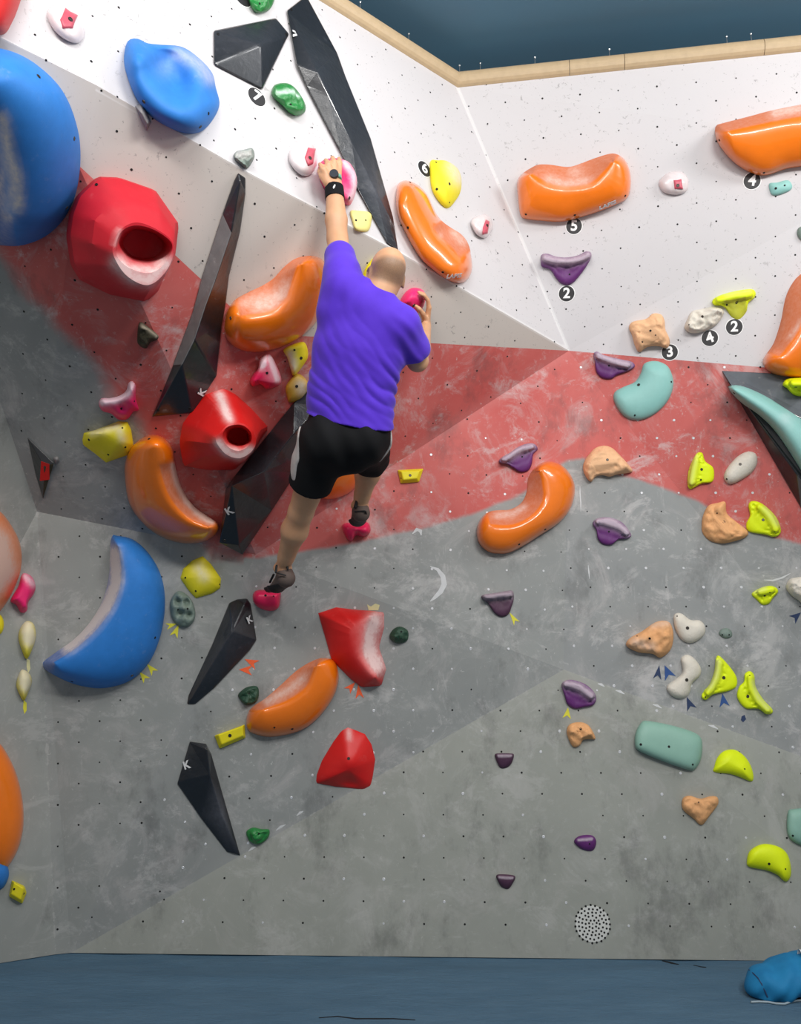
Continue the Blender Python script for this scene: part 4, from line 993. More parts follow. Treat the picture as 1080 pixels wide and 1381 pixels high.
rock('olive-brown rocky triangular hold left of the black blade volume', 'olive', [(188, 435), (200, 441), (213, 452), (212, 458), (203, 462), (197, 470), (188, 466), (185, 458)], [(196, 452)], .06, chalk=[([(190, 438), (211, 453)], 2.5, .7)], N_=48)
g4 = rock('grey-green skull-like hold with hollows beside the blue crescent', 'grey_green', [(229, 815), (234, 802), (243, 797), (256, 806), (263, 822), (262, 836), (254, 845), (243, 845), (232, 834)], [(242, 812), (250, 830)], .05, nz=(.010, 30),
     bumps=[(240, 812, 4, -.04), (252, 812, 4, -.04), (243, 828, 4, -.04), (255, 829, 4, -.04), (248, 820, 3, .012)], bolts=[(240, 822, .004), (253, 821, .004)])
rock('small dark green foothold right of the red block hold', 'dark_green', [(525, 857), (531, 848), (540, 845), (550, 851), (549, 864), (537, 868), (528, 864)], [(538, 856)], .04, N_=48, bolts=[(541, 852, .004)])
rock('small dark green foothold left of the orange scooped hold', 'dark_green', [(321, 939), (326, 931), (335, 926), (347, 926), (349, 938), (344, 948), (331, 951)], [(336, 938)], .04, N_=48, bolts=[(336, 935, .004)])
rock('green foothold right of the lowest black volume', 'green', [(332, 1122), (341, 1116), (352, 1118), (363, 1119), (362, 1129), (355, 1136), (346, 1139), (336, 1134)], [(346, 1126)], .04, N_=48, bolts=[(349, 1124, .004)])

# ------------------------------------------------------------------ pink holds
p1 = hold('pink jug hold gripped by the climber\'s raised left hand', 'pink', [(429, 226), (436, 216), (450, 213), (463, 215), (472, 219), (479, 230), (482, 244), (480, 258), (476, 270), (471, 277), (464, 275), (452, 270), (440, 258), (432, 244)],
     [(442, 235), (458, 232), (468, 246), (470, 262)], .085, bumps=[(464, 242, 7, -.03)], chalk=[([(465, 219), (477, 235), (479, 252), (474, 268)], 5, .85)], bolts=[(471, 267, .006)])
p2 = hold('pink ball hold gripped by the climber\'s right hand', 'pink', [(537, 413), (541, 402), (549, 392), (558, 388), (570, 391), (574, 400), (571, 413), (565, 421), (556, 428), (546, 419)], [(556, 405)], .11, bolts=[(558, 412, .007)], chalk=[([(570, 398)], 5, .6)])
hold('pink and white horned hold hanging left of the climber\'s waist', 'magenta', [(337, 514), (341, 505), (348, 497), (350, 485), (358, 478), (365, 479), (372, 491), (379, 508), (378, 518), (368, 523), (358, 524), (352, 518), (341, 521)], [(346, 512), (357, 490), (368, 515)], .11,
     chalk=[([(356, 482), (354, 494)], 6, 1.1), ([(364, 482), (374, 512)], 5, 1.0)], bumps=[(352, 512, 4, -.03)], bolts=[(360, 503, .005)])
hold('pink horned hold with white chalk above the yellow wedge hold', 'pink', [(133, 544), (137, 537), (147, 537), (160, 534), (170, 527), (173, 517), (178, 514), (183, 520), (183, 536), (187, 553), (180, 555), (172, 565), (160, 566), (150, 558), (138, 554)], [(142, 544), (165, 540), (177, 528)], .08,
     chalk=[([(138, 542), (158, 538), (172, 530), (177, 518)], 6, 1.1)], bumps=[(165, 549, 5, -.03)], bolts=[(164, 551, .005), (181, 541, .003)])
hold('pink bowtie foothold under the climber\'s right shoe', 'magenta', [(461, 710), (468, 705), (480, 708), (492, 704), (498, 707), (499, 718), (490, 724), (480, 722), (474, 730), (467, 725)], [(470, 713), (482, 715), (492, 714)], .10, bumps=[(481, 720, 5, -.03)])
hold('pink block foothold under the climber\'s left shoe', 'magenta', [(341, 802), (347, 796), (362, 796), (377, 797), (378, 807), (375, 820), (364, 824), (350, 820), (342, 812)], [(350, 806), (369, 807)], .10, prof=(2.6, .45), bolts=[(358, 803, .005), (369, 804, .003)])
hold('pink knobbly hold with chalk on the left side wall', 'pink', [(14, 811), (19, 800), (25, 790), (29, 776), (34, 773), (43, 778), (48, 790), (45, 802), (38, 812), (36, 824), (28, 826), (22, 816)], [(26, 806), (36, 788), (34, 812)], .09, chalk=[([(34, 777), (45, 788)], 5, .7)], nz=(.008, 20))

# ------------------------------------------------------------------ number tags
def number_tag(label, px, py, num, r=.043, ang=0.0, squash=1.0, size=.078):
    loc, n, _ = wall_at(px, py)
    a1 = (Vector((1, 0, 0)) - n * n.x).normalized(); a2 = n.cross(a1)
    V = []; Fs = []
    for hh, rr in ((-.001, r), (.0022, r), (.003, r * .97)):
        for k in range(40):
            t = k * math.pi / 20; V.append(loc + n * hh + (a1 * math.cos(t) * squash + a2 * math.sin(t)) * rr)
    for g in range(2):
        for k in range(40): Fs.append((g * 40 + k, g * 40 + (k + 1) % 40, g * 40 + 40 + (k + 1) % 40, g * 40 + 40 + k))
    Fs.append(tuple(80 + k for k in range(40)))
    o = mesh_obj('number_tag', V, Fs, MATS['tag_black'], None, False)
    V = []; Fs = []
    for hh, rr in ((-.001, r * 1.10), (.0012, r * 1.10), (.0012, r * .99)):
        for k in range(40):
            t = k * math.pi / 20; V.append(loc + n * hh + (a1 * math.cos(t) * squash + a2 * math.sin(t)) * rr)
    for g in range(2):
        for k in range(40): Fs.append((g * 40 + k, g * 40 + (k + 1) % 40, g * 40 + 40 + (k + 1) % 40, g * 40 + 40 + k))
    mesh_obj('tag_border', V, Fs, MATS['tag_white'], o, False)
    if num: write(num, px, py, ang, size, loc, n, 'tag_white', o, 'number', .0042)
    tag(o, label, 'number tag', 'round number tags'); return o
number_tag('round black tag reading 7 under the glossy black volume', 346, 131, '7', ang=-.15)
number_tag('round black tag reading 6 beside the yellow drop-shaped hold', 572, 228, '6')
number_tag('round black tag reading 5 under the orange saddle hold', 774, 305, '5')
number_tag('round black tag reading 4 under the orange bowl hold at the right edge', 1014, 244, '4', ang=-.1)
number_tag('round black tag reading 2 under the purple moustache-shaped jug', 764, 396, '2')
number_tag('round black tag reading 3 beside the tan rocky block hold', 903, 475, '3', ang=.1)
number_tag('round black tag reading 4 under the white ridged rocky hold', 957, 456, '4', ang=.35)
number_tag('round black tag reading 2 under the neon yellow jug', 990, 441, '2')
number_tag('round tag with a grey rim cut by the top edge beside the green hold', 327, -3, None)

# ------------------------------------------------------------------ tape arrows
def tape(label, mat, pieces, group=None):
    """flat tape chevrons stuck on the wall; each piece = polygon in the photograph"""
    first = None
    for poly in pieces:
        fr = Frame(*mm(poly)); V = [fr.P(x, y, .0015) for x, y in poly] + [fr.P(x, y, -.002) for x, y in poly]
        m = len(poly); Fs = [tuple(range(m))] + [(k, (k + 1) % m, m + (k + 1) % m, m + k) for k in range(m)]
        o = mesh_obj('tape_arrow', V, Fs, MATS[mat], None, False)
        bm = bmesh.new(); bm.from_mesh(o.data); bmesh.ops.recalc_face_normals(bm, faces=bm.faces); bmesh.ops.triangulate(bm, faces=[f for f in bm.faces if len(f.verts) > 4]); bm.to_mesh(o.data); bm.free()
        tag(o, label, 'tape', group)
def arrow(tip, tail, wdt, notch=.72):
    wdt *= 1.15
    tx, ty = tip; ax, ay = tail; dx, dy = ax - tx, ay - ty; L = math.hypot(dx, dy); nx, ny = -dy / L, dx / L
    return [(tx, ty), (ax + nx * wdt, ay + ny * wdt), (tx + dx * notch, ty + dy * notch), (ax - nx * wdt, ay - ny * wdt)]
tape('left yellow tape arrow beside the grey-green skull-like hold', 'tape_yellow', [arrow((239, 841), (224, 845), 4)])
tape('right yellow tape arrow below the grey-green skull-like hold', 'tape_yellow', [arrow((241, 842), (234, 859), 5)])
tape('upper yellow tape arrow beside the blue crescent hold', 'tape_yellow', [arrow((198, 895), (209, 908), 5)])
tape('lower yellow tape arrow beside the blue crescent hold', 'tape_yellow', [arrow((188, 906), (198, 918), 5)])
tape('upper orange tape arrow under the black kite-shaped volume', 'tape_orange', [arrow((330, 889), (347, 897), 6)])
tape('lower orange tape arrow under the black kite-shaped volume', 'tape_orange', [arrow((322, 903), (340, 904), 6)])
tape('left orange tape arrow under the red block hold', 'tape_orange', [arrow((479, 920), (468, 932), 5)])
tape('right orange tape arrow under the red block hold', 'tape_orange', [arrow((483, 944 - 21), (485, 942), 5)])
tape('yellow tape arrow beside the dark plum flat-topped jug', 'tape_yellow', [arrow((687, 826), (697, 841), 4)])
tape('yellow tape arrow under the purple round jug', 'tape_yellow', [arrow((766, 954), (764, 969), 5)])
tape('pale yellow tape strip between the two cream dagger holds', 'tape_pale', [[(36, 888), (40, 890), (41, 902), (38, 908), (36, 900)]])
tape('yellow tape strip below the lower cream dagger hold', 'tape_yellow', [[(32, 944), (36, 948), (36, 958), (33, 963), (31, 955)]])
tape('dark blue tape arrow, left of the two under the pale orange rocky hold', 'tape_navy', [arrow((889, 897), (886, 916), 5)])
tape('bright blue tape arrow, right of the two under the pale orange rocky hold', 'tape_blue', [arrow((896, 897), (904, 915), 7)])
tape('dark navy tape arrow at the foot of the cream bone-shaped hold', 'tape_navy', [arrow((926, 940), (933, 957), 6)])
tape('blue tape arrow under the left neon leaf-shaped hold', 'tape_blue', [arrow((974, 935), (977, 953), 6)])
tape('faded blue tape scrap under the right neon leaf-shaped hold', 'tape_navy', [[(1000, 966), (1004, 964), (1006, 970), (1002, 974), (999, 971)]])
tape('navy tape arrow under the cut-off white ridged hold', 'tape_navy', [arrow((1080, 826), (1068, 836), 6)])

tape('beige tape scrap at the top right corner of the red block hold', 'tape_pale', [[(495, 815), (500, 818), (506, 814), (512, 816), (510, 823), (497, 823)]])
# chalk rubbed on the boards
def chalk_mark(pts, wd, wall):
    V = []; Fs = []; m = len(pts)
    for i, (x, y) in enumerate(pts):
        x0, y0 = pts[max(i - 1, 0)]; x1, y1 = pts[min(i + 1, m - 1)]; L = math.hypot(x1 - x0, y1 - y0); nx, ny = -(y1 - y0) / L, (x1 - x0) / L
        ww = wd * (math.sin(math.pi * (i + .15) / (m - .7)) + .08)
        for s_ in (-1, 1):
            h = wall_at(x + nx * ww * s_, y + ny * ww * s_); V.append(h[0] + h[1] * .0008)
    for i in range(m - 1): Fs.append((2 * i, 2 * i + 1, 2 * i + 3, 2 * i + 2))
    mesh_obj('chalk_mark', V, Fs, MATS['chalk_spot'], WD[wall], False)
chalk_mark([(580, 764), (590, 768), (597, 777), (599, 788), (594, 798), (586, 806), (580, 811)], 3.5, 'wall_back')
chalk_mark([(782, 655), (782, 665), (783, 678), (783, 690)], .8, 'wall_right')
chalk_mark([(793, 762), (794, 772), (795, 781)], .8, 'wall_right')
chalk_mark([(556, 720), (562, 714), (567, 716), (568, 722)], 2.5, 'wall_back')
chalk_mark([(1030, 782), (1042, 783), (1055, 779), (1066, 773)], 1.3, 'wall_right')
for a_, b_ in (((335, 1148), (345, 1142)), ((372, 1120), (385, 1112)), ((400, 1100), (409, 1094)), ((806, 922), (815, 926)), ((830, 931), (842, 936)), ((880, 950), (892, 955)), ((955, 978), (968, 983))):
    chalk_mark([a_, ((a_[0] + b_[0]) / 2, (a_[1] + b_[1]) / 2 - 1), b_], 1.6, 'wall_lower_right')

# round perforated grille low on the wall
def grille():
    loc, n, _ = wall_at(799, 1246); a1 = (Vector((1, 0, 0)) - n * n.x).normalized(); a2 = n.cross(a1)
    V = []; Fs = []; r = .085
    for hh, rr in ((-.001, r), (.0015, r), (.002, r * .98)):
        for k in range(48):
            t = k * math.pi / 24; V.append(loc + n * hh + (a1 * math.cos(t) + a2 * math.sin(t)) * rr)
    for g in range(2):
        for k in range(48): Fs.append((g * 48 + k, g * 48 + (k + 1) % 48, g * 48 + 48 + (k + 1) % 48, g * 48 + 48 + k))
    Fs.append(tuple(96 + k for k in range(48)))
    o = mesh_obj('round_grille', V, Fs, MATS['grille_white'], None, False)
    tag(o, 'round pale grille pierced with black holes near the foot of the wall', 'grille')
    V = []; Fs = []
    holes = [(0, 0, .7)]
    for ring, (rr, cnt, ph) in enumerate([(.019, 7, .2), (.036, 12, .5), (.053, 17, .1), (.070, 21, .3), (.086, 23, .0)]):
        for k in range(cnt):
            t = ph + k * 2 * math.pi / cnt; holes.append((rr * math.cos(t) + random.Random(k * 9 + ring).uniform(-.002, .002), rr * math.sin(t) + random.Random(k * 7 + ring).uniform(-.002, .002), 1))
    for (x, y, s_) in holes:
        c = loc + a1 * x + a2 * y; b = len(V)
        for hh, rr in ((.0005, .0056), (.0027, .0050), (.0022, .0042)):
            for k in range(10):
                t = k * math.pi / 5; V.append(c + n * hh + (a1 * math.cos(t) + a2 * math.sin(t)) * rr * s_)
        for g in range(2):
            for k in range(10): Fs.append((b + g * 10 + k, b + g * 10 + (k + 1) % 10, b + g * 10 + 10 + (k + 1) % 10, b + g * 10 + 10 + k))
        Fs.append(tuple(b + 20 + k for k in range(10)))
    tag(mesh_obj('perforations', V, Fs, MATS['hole'], o, False), kind='stuff')
grille()

# ------------------------------------------------------------------ the climber (one continuous body grown from a distance field)
class Field:
    def __init__(s, lo, hi, h):
        s.lo = np.array(lo, np.float32); s.h = h
        s.n = tuple(int(math.ceil((hi[i] - lo[i]) / h)) + 1 for i in range(3)); s.a = np.full(s.n, .2, np.float32)
    def box(s, pts, r):
        p = np.array(pts); i0 = np.floor((p.min(0) - r - s.lo) / s.h).astype(int); i1 = np.ceil((p.max(0) + r - s.lo) / s.h).astype(int) + 1
        i0 = np.maximum(i0, 0); i1 = np.minimum(i1, s.n)
        sl = tuple(slice(i0[k], max(i1[k], i0[k] + 1)) for k in range(3))
        g = [(s.lo[k] + s.h * np.arange(sl[k].start, sl[k].stop, dtype=np.float32)) for k in range(3)]
        return sl, np.meshgrid(*g, indexing='ij', sparse=True)
    def comb(s, sl, d, k):
        A = s.a[sl]
        if k <= 0: s.a[sl] = np.minimum(A, d); return
        hh = np.maximum(k - np.abs(A - d), 0) / k
        s.a[sl] = np.minimum(A, d) - hh * hh * k * .25
    def cone(s, a, b, ra, rb, k=.02, fwd=None, sq=1.0):
        a = np.array(a, np.float32); b = np.array(b, np.float32); m = max(ra, rb)
        sl, (X, Y, Z) = s.box([a, b], m * 1.1 + k + .03)
        d = b - a; L2 = float(d @ d) + 1e-9
        px, py, pz = X - a[0], Y - a[1], Z - a[2]
        t = np.clip((px * d[0] + py * d[1] + pz * d[2]) / L2, 0, 1)
        qx, qy, qz = px - t * d[0], py - t * d[1], pz - t * d[2]
        if fwd is not None:
            f = np.array(fwd, np.float32); c = (qx * f[0] + qy * f[1] + qz * f[2]) * (1 / sq - 1)
            qx, qy, qz = qx + c * f[0], qy + c * f[1], qz + c * f[2]
        D = np.sqrt(qx * qx + qy * qy + qz * qz) - (ra + (rb - ra) * t)
        s.comb(sl, D.astype(np.float32) * (1.0 if fwd is None else .8), k); return s
    def ell(s, c, r, ax, k=.02, cut=False):
        c = np.array(c, np.float32); sl, (X, Y, Z) = s.box([c], max(r) + k + .03)
        px, py, pz = X - c[0], Y - c[1], Z - c[2]; q = [(px * float(v[0]) + py * float(v[1]) + pz * float(v[2])) for v in ax]
        k0 = np.sqrt(sum((q[i] / r[i]) ** 2 for i in range(3))); k1 = np.sqrt(sum((q[i] / r[i] ** 2) ** 2 for i in range(3))) + 1e-6
        D = (k0 * (k0 - 1) / k1).astype(np.float32)
        if cut: A = s.a[sl]; hh = np.maximum(k - np.abs(-A - D), 0) / k; s.a[sl] = -(np.minimum(-A, D) - hh * hh * k * .25) if k > 0 else np.maximum(A, -D)
        else: s.comb(sl, D, k)
        return s
    def full(s):
        return np.meshgrid(*[(s.lo[k] + s.h * np.arange(s.n[k], dtype=np.float32)) for k in range(3)], indexing='ij', sparse=True)
    def plane(s, p, n, rnd=0):
        """keep the side the normal points away from"""
        X, Y, Z = s.full(); n = Vector(n).normalized()
        D = (X - p[0]) * n.x + (Y - p[1]) * n.y + (Z - p[2]) * n.z
        s.a = np.maximum(s.a, D.astype(np.float32))
        return s
    def mesh(s):
        A = s.a; neg = A < 0
        cnt = np.zeros(tuple(x - 1 for x in s.n), np.uint8)
        for dx in (0, 1):
            for dy in (0, 1):
                for dz in (0, 1): cnt += neg[dx:s.n[0] - 1 + dx, dy:s.n[1] - 1 + dy, dz:s.n[2] - 1 + dz]
        I = np.argwhere((cnt > 0) & (cnt < 8)); m = len(I)
        idx = np.full(cnt.shape, -1, np.int32); idx[I[:, 0], I[:, 1], I[:, 2]] = np.arange(m)
        P = np.zeros((m, 3), np.float32); C = np.zeros(m, np.float32)
        cs = [(0, 0, 0), (1, 0, 0), (0, 1, 0), (1, 1, 0), (0, 0, 1), (1, 0, 1), (0, 1, 1), (1, 1, 1)]
        val = [A[I[:, 0] + c[0], I[:, 1] + c[1], I[:, 2] + c[2]] for c in cs]
        for i in range(8):
            for j in range(i + 1, 8):
                if sum(abs(cs[i][k] - cs[j][k]) for k in range(3)) != 1: continue
                va, vb = val[i], val[j]; x = (va < 0) != (vb < 0)
                t = np.where(x, va / (va - vb + 1e-12), 0)
                for k in range(3): P[:, k] += np.where(x, cs[i][k] + t * (cs[j][k] - cs[i][k]), 0)
                C += x
        P /= C[:, None]; V = s.lo + (P + I) * s.h
        F = []
        for ax in range(3):
            sl0 = [slice(1, -1)] * 3; sl1 = [slice(1, -1)] * 3; sl0[ax] = slice(0, -1); sl1[ax] = slice(1, None)
            n0 = neg[tuple(sl0)]; n1 = neg[tuple(sl1)]
            for flip in (False, True):
                E = np.argwhere((n0 & ~n1) if not flip else (~n0 & n1))
                if not len(E): continue
                off = np.ones(3, int); off[ax] = 0; E = E + off
                u, v = (ax + 1) % 3, (ax + 2) % 3
                q = []
                for (du, dv) in ((-1, -1), (0, -1), (0, 0), (-1, 0)):
                    G = E.copy(); G[:, u] += du; G[:, v] += dv; q.append(idx[G[:, 0], G[:, 1], G[:, 2]])
                q = np.stack(q, 1); q = q[(q >= 0).all(1)]
                F.append(q if not flip else q[:, ::-1])
        return V, np.concatenate(F)
def field_obj(name, f, mat, parent, smooth_it=2):
    V, Fq = f.mesh()
    me = bpy.data.meshes.new(name)
    # umbrella smoothing
    e = np.concatenate([Fq[:, [0, 1]], Fq[:, [1, 2]], Fq[:, [2, 3]], Fq[:, [3, 0]]])
    for _ in range(smooth_it):
        S = np.zeros_like(V); c = np.zeros(len(V), np.float32)
        for a_, b_ in ((0, 1), (1, 0)):
            for k in range(3): S[:, k] += np.bincount(e[:, a_], V[e[:, b_], k], len(V)).astype(np.float32)
            c += np.bincount(e[:, a_], minlength=len(V))
        V = V * .45 + S / c[:, None] * .55
    me.vertices.add(len(V)); me.vertices.foreach_set('co', V.astype(np.float32).ravel())
    me.loops.add(len(Fq) * 4); me.polygons.add(len(Fq))
    me.loops.foreach_set('vertex_index', Fq.astype(np.int32).ravel())
    me.polygons.foreach_set('loop_start', np.arange(len(Fq), dtype=np.int32) * 4)
    me.polygons.foreach_set('loop_total', np.full(len(Fq), 4, np.int32))
    me.polygons.foreach_set('use_smooth', [True] * len(Fq)); me.update(calc_edges=True); me.validate()
    me.materials.append(MATS[mat])
    o = bpy.data.objects.new(name, me); COL.objects.link(o); adopt(o, parent)
    return o

person = empty('person', J(455, 640, 3.6))
tag(person, 'person in a purple t-shirt and black shorts climbing with left arm reaching high', 'person')
f1 = Frame(448, 245)      # wall under the raised hand
f2 = Frame(556, 407)      # wall under the right hand
# joints
shL, elL, wrL = J(464, 388, 3.24), J(455, 322, 3.37), f1.P(450.5, 250, .115)
shR, elR, wrR = J(545, 438, 3.25), J(563, 487, 3.40), f2.P(573.5, 440, .105)
neck0, neck1, head = J(505, 412, 3.25), J(514, 390, 3.24), J(521, 371, 3.25)
chestc, waistc, hipc = J(486, 450, 3.30), J(472, 530, 3.42), J(463, 588, 3.46)
hipL, knL, anL = J(436, 604, 3.47), J(406, 690, 3.76), J(381, 766, 4.06)
hipR, knR, anR = J(487, 598, 3.50), J(501, 616, 3.90), J(485, 682, 4.12)
toeL, heelL = J(363, 792, 4.24), J(386, 780, 4.04)
toeR, heelR = J(478, 702, 4.30), J(487, 692, 4.10)
up = (neck0 - hipc).normalized(); rt = (shR - shL); rt = (rt - up * rt.dot(up)).normalized(); fw = up.cross(rt).normalized()
if fw.y < 0: fw = -fw
hup = Vector((.10, .02, 1)).normalized(); hf = Vector((-.30, .90, .12)); hf = (hf - hup * hf.dot(hup)).normalized(); hr = hf.cross(hup).normalized()
LO = (-.62, 3.02, 1.55); HI = (.28, 4.46, 3.80)

def head_prims(f, g=0.0):
    f.ell(head + hup * .022 - hf * .012, (.071 + g, .088 + g, .086 + g), (hr, hf, hup), .03)
    f.ell(head - hup * .035 + hf * .030, (.054 + g, .062 + g, .066 + g), (hr, hf, hup), .04)
B = Field(LO, HI, .0045)
# trunk (kept under the shirt)
B.cone(hipc, waistc, .100, .095, .05, fw, .68); B.cone(waistc, chestc, .105, .13, .05, fw, .68)
B.cone(chestc, neck0 - up * .04, .13, .07, .05, fw, .62); B.cone(shL + rt * .03, shR - rt * .03, .055, .055, .05)
B.cone(neck0, neck1, .056, .052, .03); B.cone(neck1, head - hup * .02, .052, .05, .03)
head_prims(B)
for sgn in (-1, 1):
    e_ = head + hr * sgn * .074 - hf * .004 - hup * .012
    B.ell(e_, (.009, .020, .030), ((hr * sgn + hf * -.35).normalized(), hf, hup), .008)
    B.ell(e_ + hr * sgn * .006 + hf * .004, (.005, .011, .018), (hr, hf, hup), .004, cut=True)
B.cone(head + hf * .088 - hup * .005, head + hf * .106 - hup * .038, .008, .015, .012)                    # nose
B.ell(head + hf * .080 + hup * .018, (.040, .014, .008), (hr, hf, hup), .015)                              # brow
for sgn in (-1, 1): B.ell(head + hf * .092 + hup * .002 + hr * sgn * .028, (.014, .010, .009), (hr, hf, hup), .008, cut=True)
B.ell(head + hf * .090 - hup * .066, (.022, .010, .007), (hr, hf, hup), .008)                              # lips
B.ell(head + hf * .078 - hup * .095, (.022, .016, .014), (hr, hf, hup), .02)                               # chin
# arms
B.cone(shL, (shL + elL) / 2, .060, .052, .04); B.cone((shL + elL) / 2, elL, .052, .044, .012)
mL = elL.lerp(wrL, .35); B.cone(elL, mL, .044, .047, .014); B.cone(mL, wrL, .047, .033, .012)
B.cone(shR, elR, .056, .045, .04)
mR = elR.lerp(wrR, .35); B.cone(elR, mR, .043, .044, .012); B.cone(mR, wrR, .044, .029, .012)
# left hand: back of the hand seen, fingers hooked over the top left of the hold
kn = [(436, 229), (442.5, 223), (450, 219), (457.5, 220)]
for i, (x, y) in enumerate(kn):
    k0_ = f1.P(x, y, .118 + .006 * (i in (1, 2)))
    w0 = wrL.lerp(f1.P(446 + i * 3, 250, .115), .8)
    B.cone(w0, k0_, .020, .0135, .014)
    sp = (-3 + i * .9, -5.5 + i * .3)
    k1_ = f1.P(x + sp[0], y + sp[1], .105); k2_ = f1.P(x + sp[0] * 1.5, y + sp[1] * 1.25, .072); k3_ = f1.P(x + sp[0] * .6, y + sp[1] * .3, .052)
    rr = (.0102, .0106, .0106, .0098)[i]
    B.cone(k0_, k1_, .0130, rr, .006); B.cone(k1_, k2_, rr, rr * .93, .003); B.cone(k2_, k3_, rr * .93, rr * .8, .003)
t0, t1, t2, t3 = f1.P(441, 246, .110), f1.P(434, 238, .100), f1.P(431, 231, .085), f1.P(434, 226, .070)
B.cone(t0, t1, .019, .013, .012); B.cone(t1, t2, .0125, .011, .005); B.cone(t2, t3, .011, .009, .003)
# right hand: wrapped round the right side of the pink ball
for i, hh in enumerate((.045, .066, .087, .108)):
    k0_ = f2.P(578.5, 415, hh + .006); B.cone(wrR.lerp(f2.P(575, 436, hh), .35), k0_, .017, .0125, .013)
    L_ = (.8, 1.0, 1.05, .95)[i]
    k1_ = f2.P(578.5 - 1.5 * L_, 415 - 10 * L_, hh + .004); k2_ = f2.P(578 - 6 * L_, 415 - 17 * L_, hh); k3_ = f2.P(577 - 12 * L_, 415 - 20 * L_, hh - .004)
    rr = (.0085, .0095, .0098, .0095)[i]
    B.cone(k0_, k1_, .0120, rr, .006); B.cone(k1_, k2_, rr, rr * .93, .003); B.cone(k2_, k3_, rr * .93, rr * .82, .003)
t0, t1, t2, t3 = f2.P(574, 432, .125), f2.P(570, 423, .142), f2.P(565.5, 417, .145), f2.P(561, 413, .136)
B.cone(t0, t1, .016, .0125, .012); B.cone(t1, t2, .0122, .011, .005); B.cone(t2, t3, .011, .009, .003)
# legs
def leg(hip, kn_, an, side):
    B.cone(hip, hip.lerp(kn_, .45), .078, .070, .012); B.cone(hip.lerp(kn_, .45), kn_, .070, .056, .012)
    c1 = kn_.lerp(an, .30); d = (an - kn_).normalized()
    back = (Vector((0, -1, -.15)) - d * Vector((0, -1, -.15)).dot(d)).normalized()
    B.cone(kn_, c1 + back * .006, .056, .058, .016); B.cone(c1 + back * .006, kn_.lerp(an, .80), .058, .039, .03)
    B.cone(kn_.lerp(an, .75), an, .040, .034, .012)
    B.cone(kn_.lerp(an, .6) + back * .012, an + back * .022, .020, .014, .02)
    for s_ in (-1, 1): B.ell(an + Vector((1, 0, 0)) * s_ * .030, (.014, .014, .016), ((1, 0, 0), (0, 1, 0), (0, 0, 1)), .012)
leg(hipL, knL, anL, -1); leg(hipR, knR, anR, 1)
B.cone(anL, heelL, .034, .032, .02); B.cone(heelL, toeL, .032, .022, .02); B.cone(anR, heelR, .034, .030, .02); B.cone(heelR, toeR, .030, .022, .02)
body = field_obj('body', B, 'skin', person, 2)
del B
# close-cropped hair: pigment fading in round the back and sides of the skull
n_ = len(body.data.vertices); co = np.empty(n_ * 3, np.float32); body.data.vertices.foreach_get('co', co); co = co.reshape(-1, 3)
rel = co - np.array(head, np.float32)
a_, b_, c_ = rel @ np.array(hr, np.float32), rel @ np.array(hf, np.float32), rel @ np.array(hup, np.float32)
q1 = np.sqrt((a_ / .10) ** 2 + ((b_ + .060) / .085) ** 2 + ((c_ + .012) / .055) ** 2)
q2 = np.sqrt((a_ / .10) ** 2 + ((b_ - .000) / .065) ** 2 + ((c_ - .005) / .040) ** 2)
st = np.clip((1.12 - np.minimum(q1, q2)) / .35, 0, 1); st[(np.abs(rel) > .2).any(1)] = 0
at_ = body.data.attributes.new('stubble', 'FLOAT', 'POINT'); at_.data.foreach_set('value', st.astype(np.float32))
for s_ in (-1, 1):
    bm = bmesh.new(); bmesh.ops.create_uvsphere(bm, u_segments=14, v_segments=10, radius=.011)
    bmesh.ops.translate(bm, verts=bm.verts, vec=head + hf * .078 + hup * .001 + hr * s_ * .028)
    adopt(bm_obj('eye', bm, MATS['tag_white'], None, True), person)

# t-shirt
S = Field((-.62, 3.02, 2.18), (.28, 3.80, 3.62), .0045)
hemL, hemR = J(411, 560, 3.44), J(530, 575, 3.44); hemc = J(470, 592, 3.46)
S.cone(hemc, J(473, 530, 3.40), .192, .176, .03, fw, .66)
S.cone(J(473, 530, 3.40), J(484, 470, 3.33), .172, .180, .04, fw, .66)
S.cone(J(484, 470, 3.33), J(489, 428, 3.29), .180, .150, .05, fw, .62)
S.cone(J(489, 428, 3.29), J(500, 411, 3.26), .135, .070, .05, fw, .62)
S.cone(shL + rt * .02 - up * .03, shR - rt * .02 - up * .01, .078, .078, .05)
S.cone(neck0 - up * .01, neck0 + (neck1 - neck0) * .30, .070, .062, .02)
sleL = shL.lerp(elL, .62); S.cone(shL, sleL, .080, .066, .03)
S.cone(J(452, 420, 3.28), shL.lerp(elL, .25), .075, .068, .04)
sleR = shR.lerp(elR, .66); S.cone(shR - rt * .01, sleR, .074, .068, .03)
S.cone(J(528, 452, 3.28), sleR, .072, .062, .03)
X, Y, Z = S.full()
# cloth folds: long sweeping ones from the left armpit to the right hip, short ones at the shoulders
c0 = J(484, 480, 3.30); cc = J(592, 392, 3.30)
u_ = (X - c0.x); v_ = (Z - c0.z)
rad_ = np.sqrt((X - cc.x) ** 2 + (Z - cc.z) ** 2 * .9)
wob_ = .020 * np.sin(u_ * 9 + v_ * 6) + .012 * np.sin(u_ * 19 - v_ * 13 + 1) + .006 * np.sin(u_ * 37 + v_ * 29)
env = np.exp(-((v_ + .13) / .16) ** 2) * np.clip((rad_ - .16) / .12, 0, 1) + .3 * np.exp(-((v_ - .08) / .07) ** 2) * np.exp(-((u_ + .07) / .08) ** 2)
patch = .55 + .45 * np.sin(u_ * 14 - v_ * 8 + 2) * np.sin(v_ * 17 + u_ * 5)
sw = np.sin((rad_ + wob_) * 2 * math.pi / .082); sw2 = np.sin((rad_ * 1.07 - wob_ * .7) * 2 * math.pi / .047 + 1)
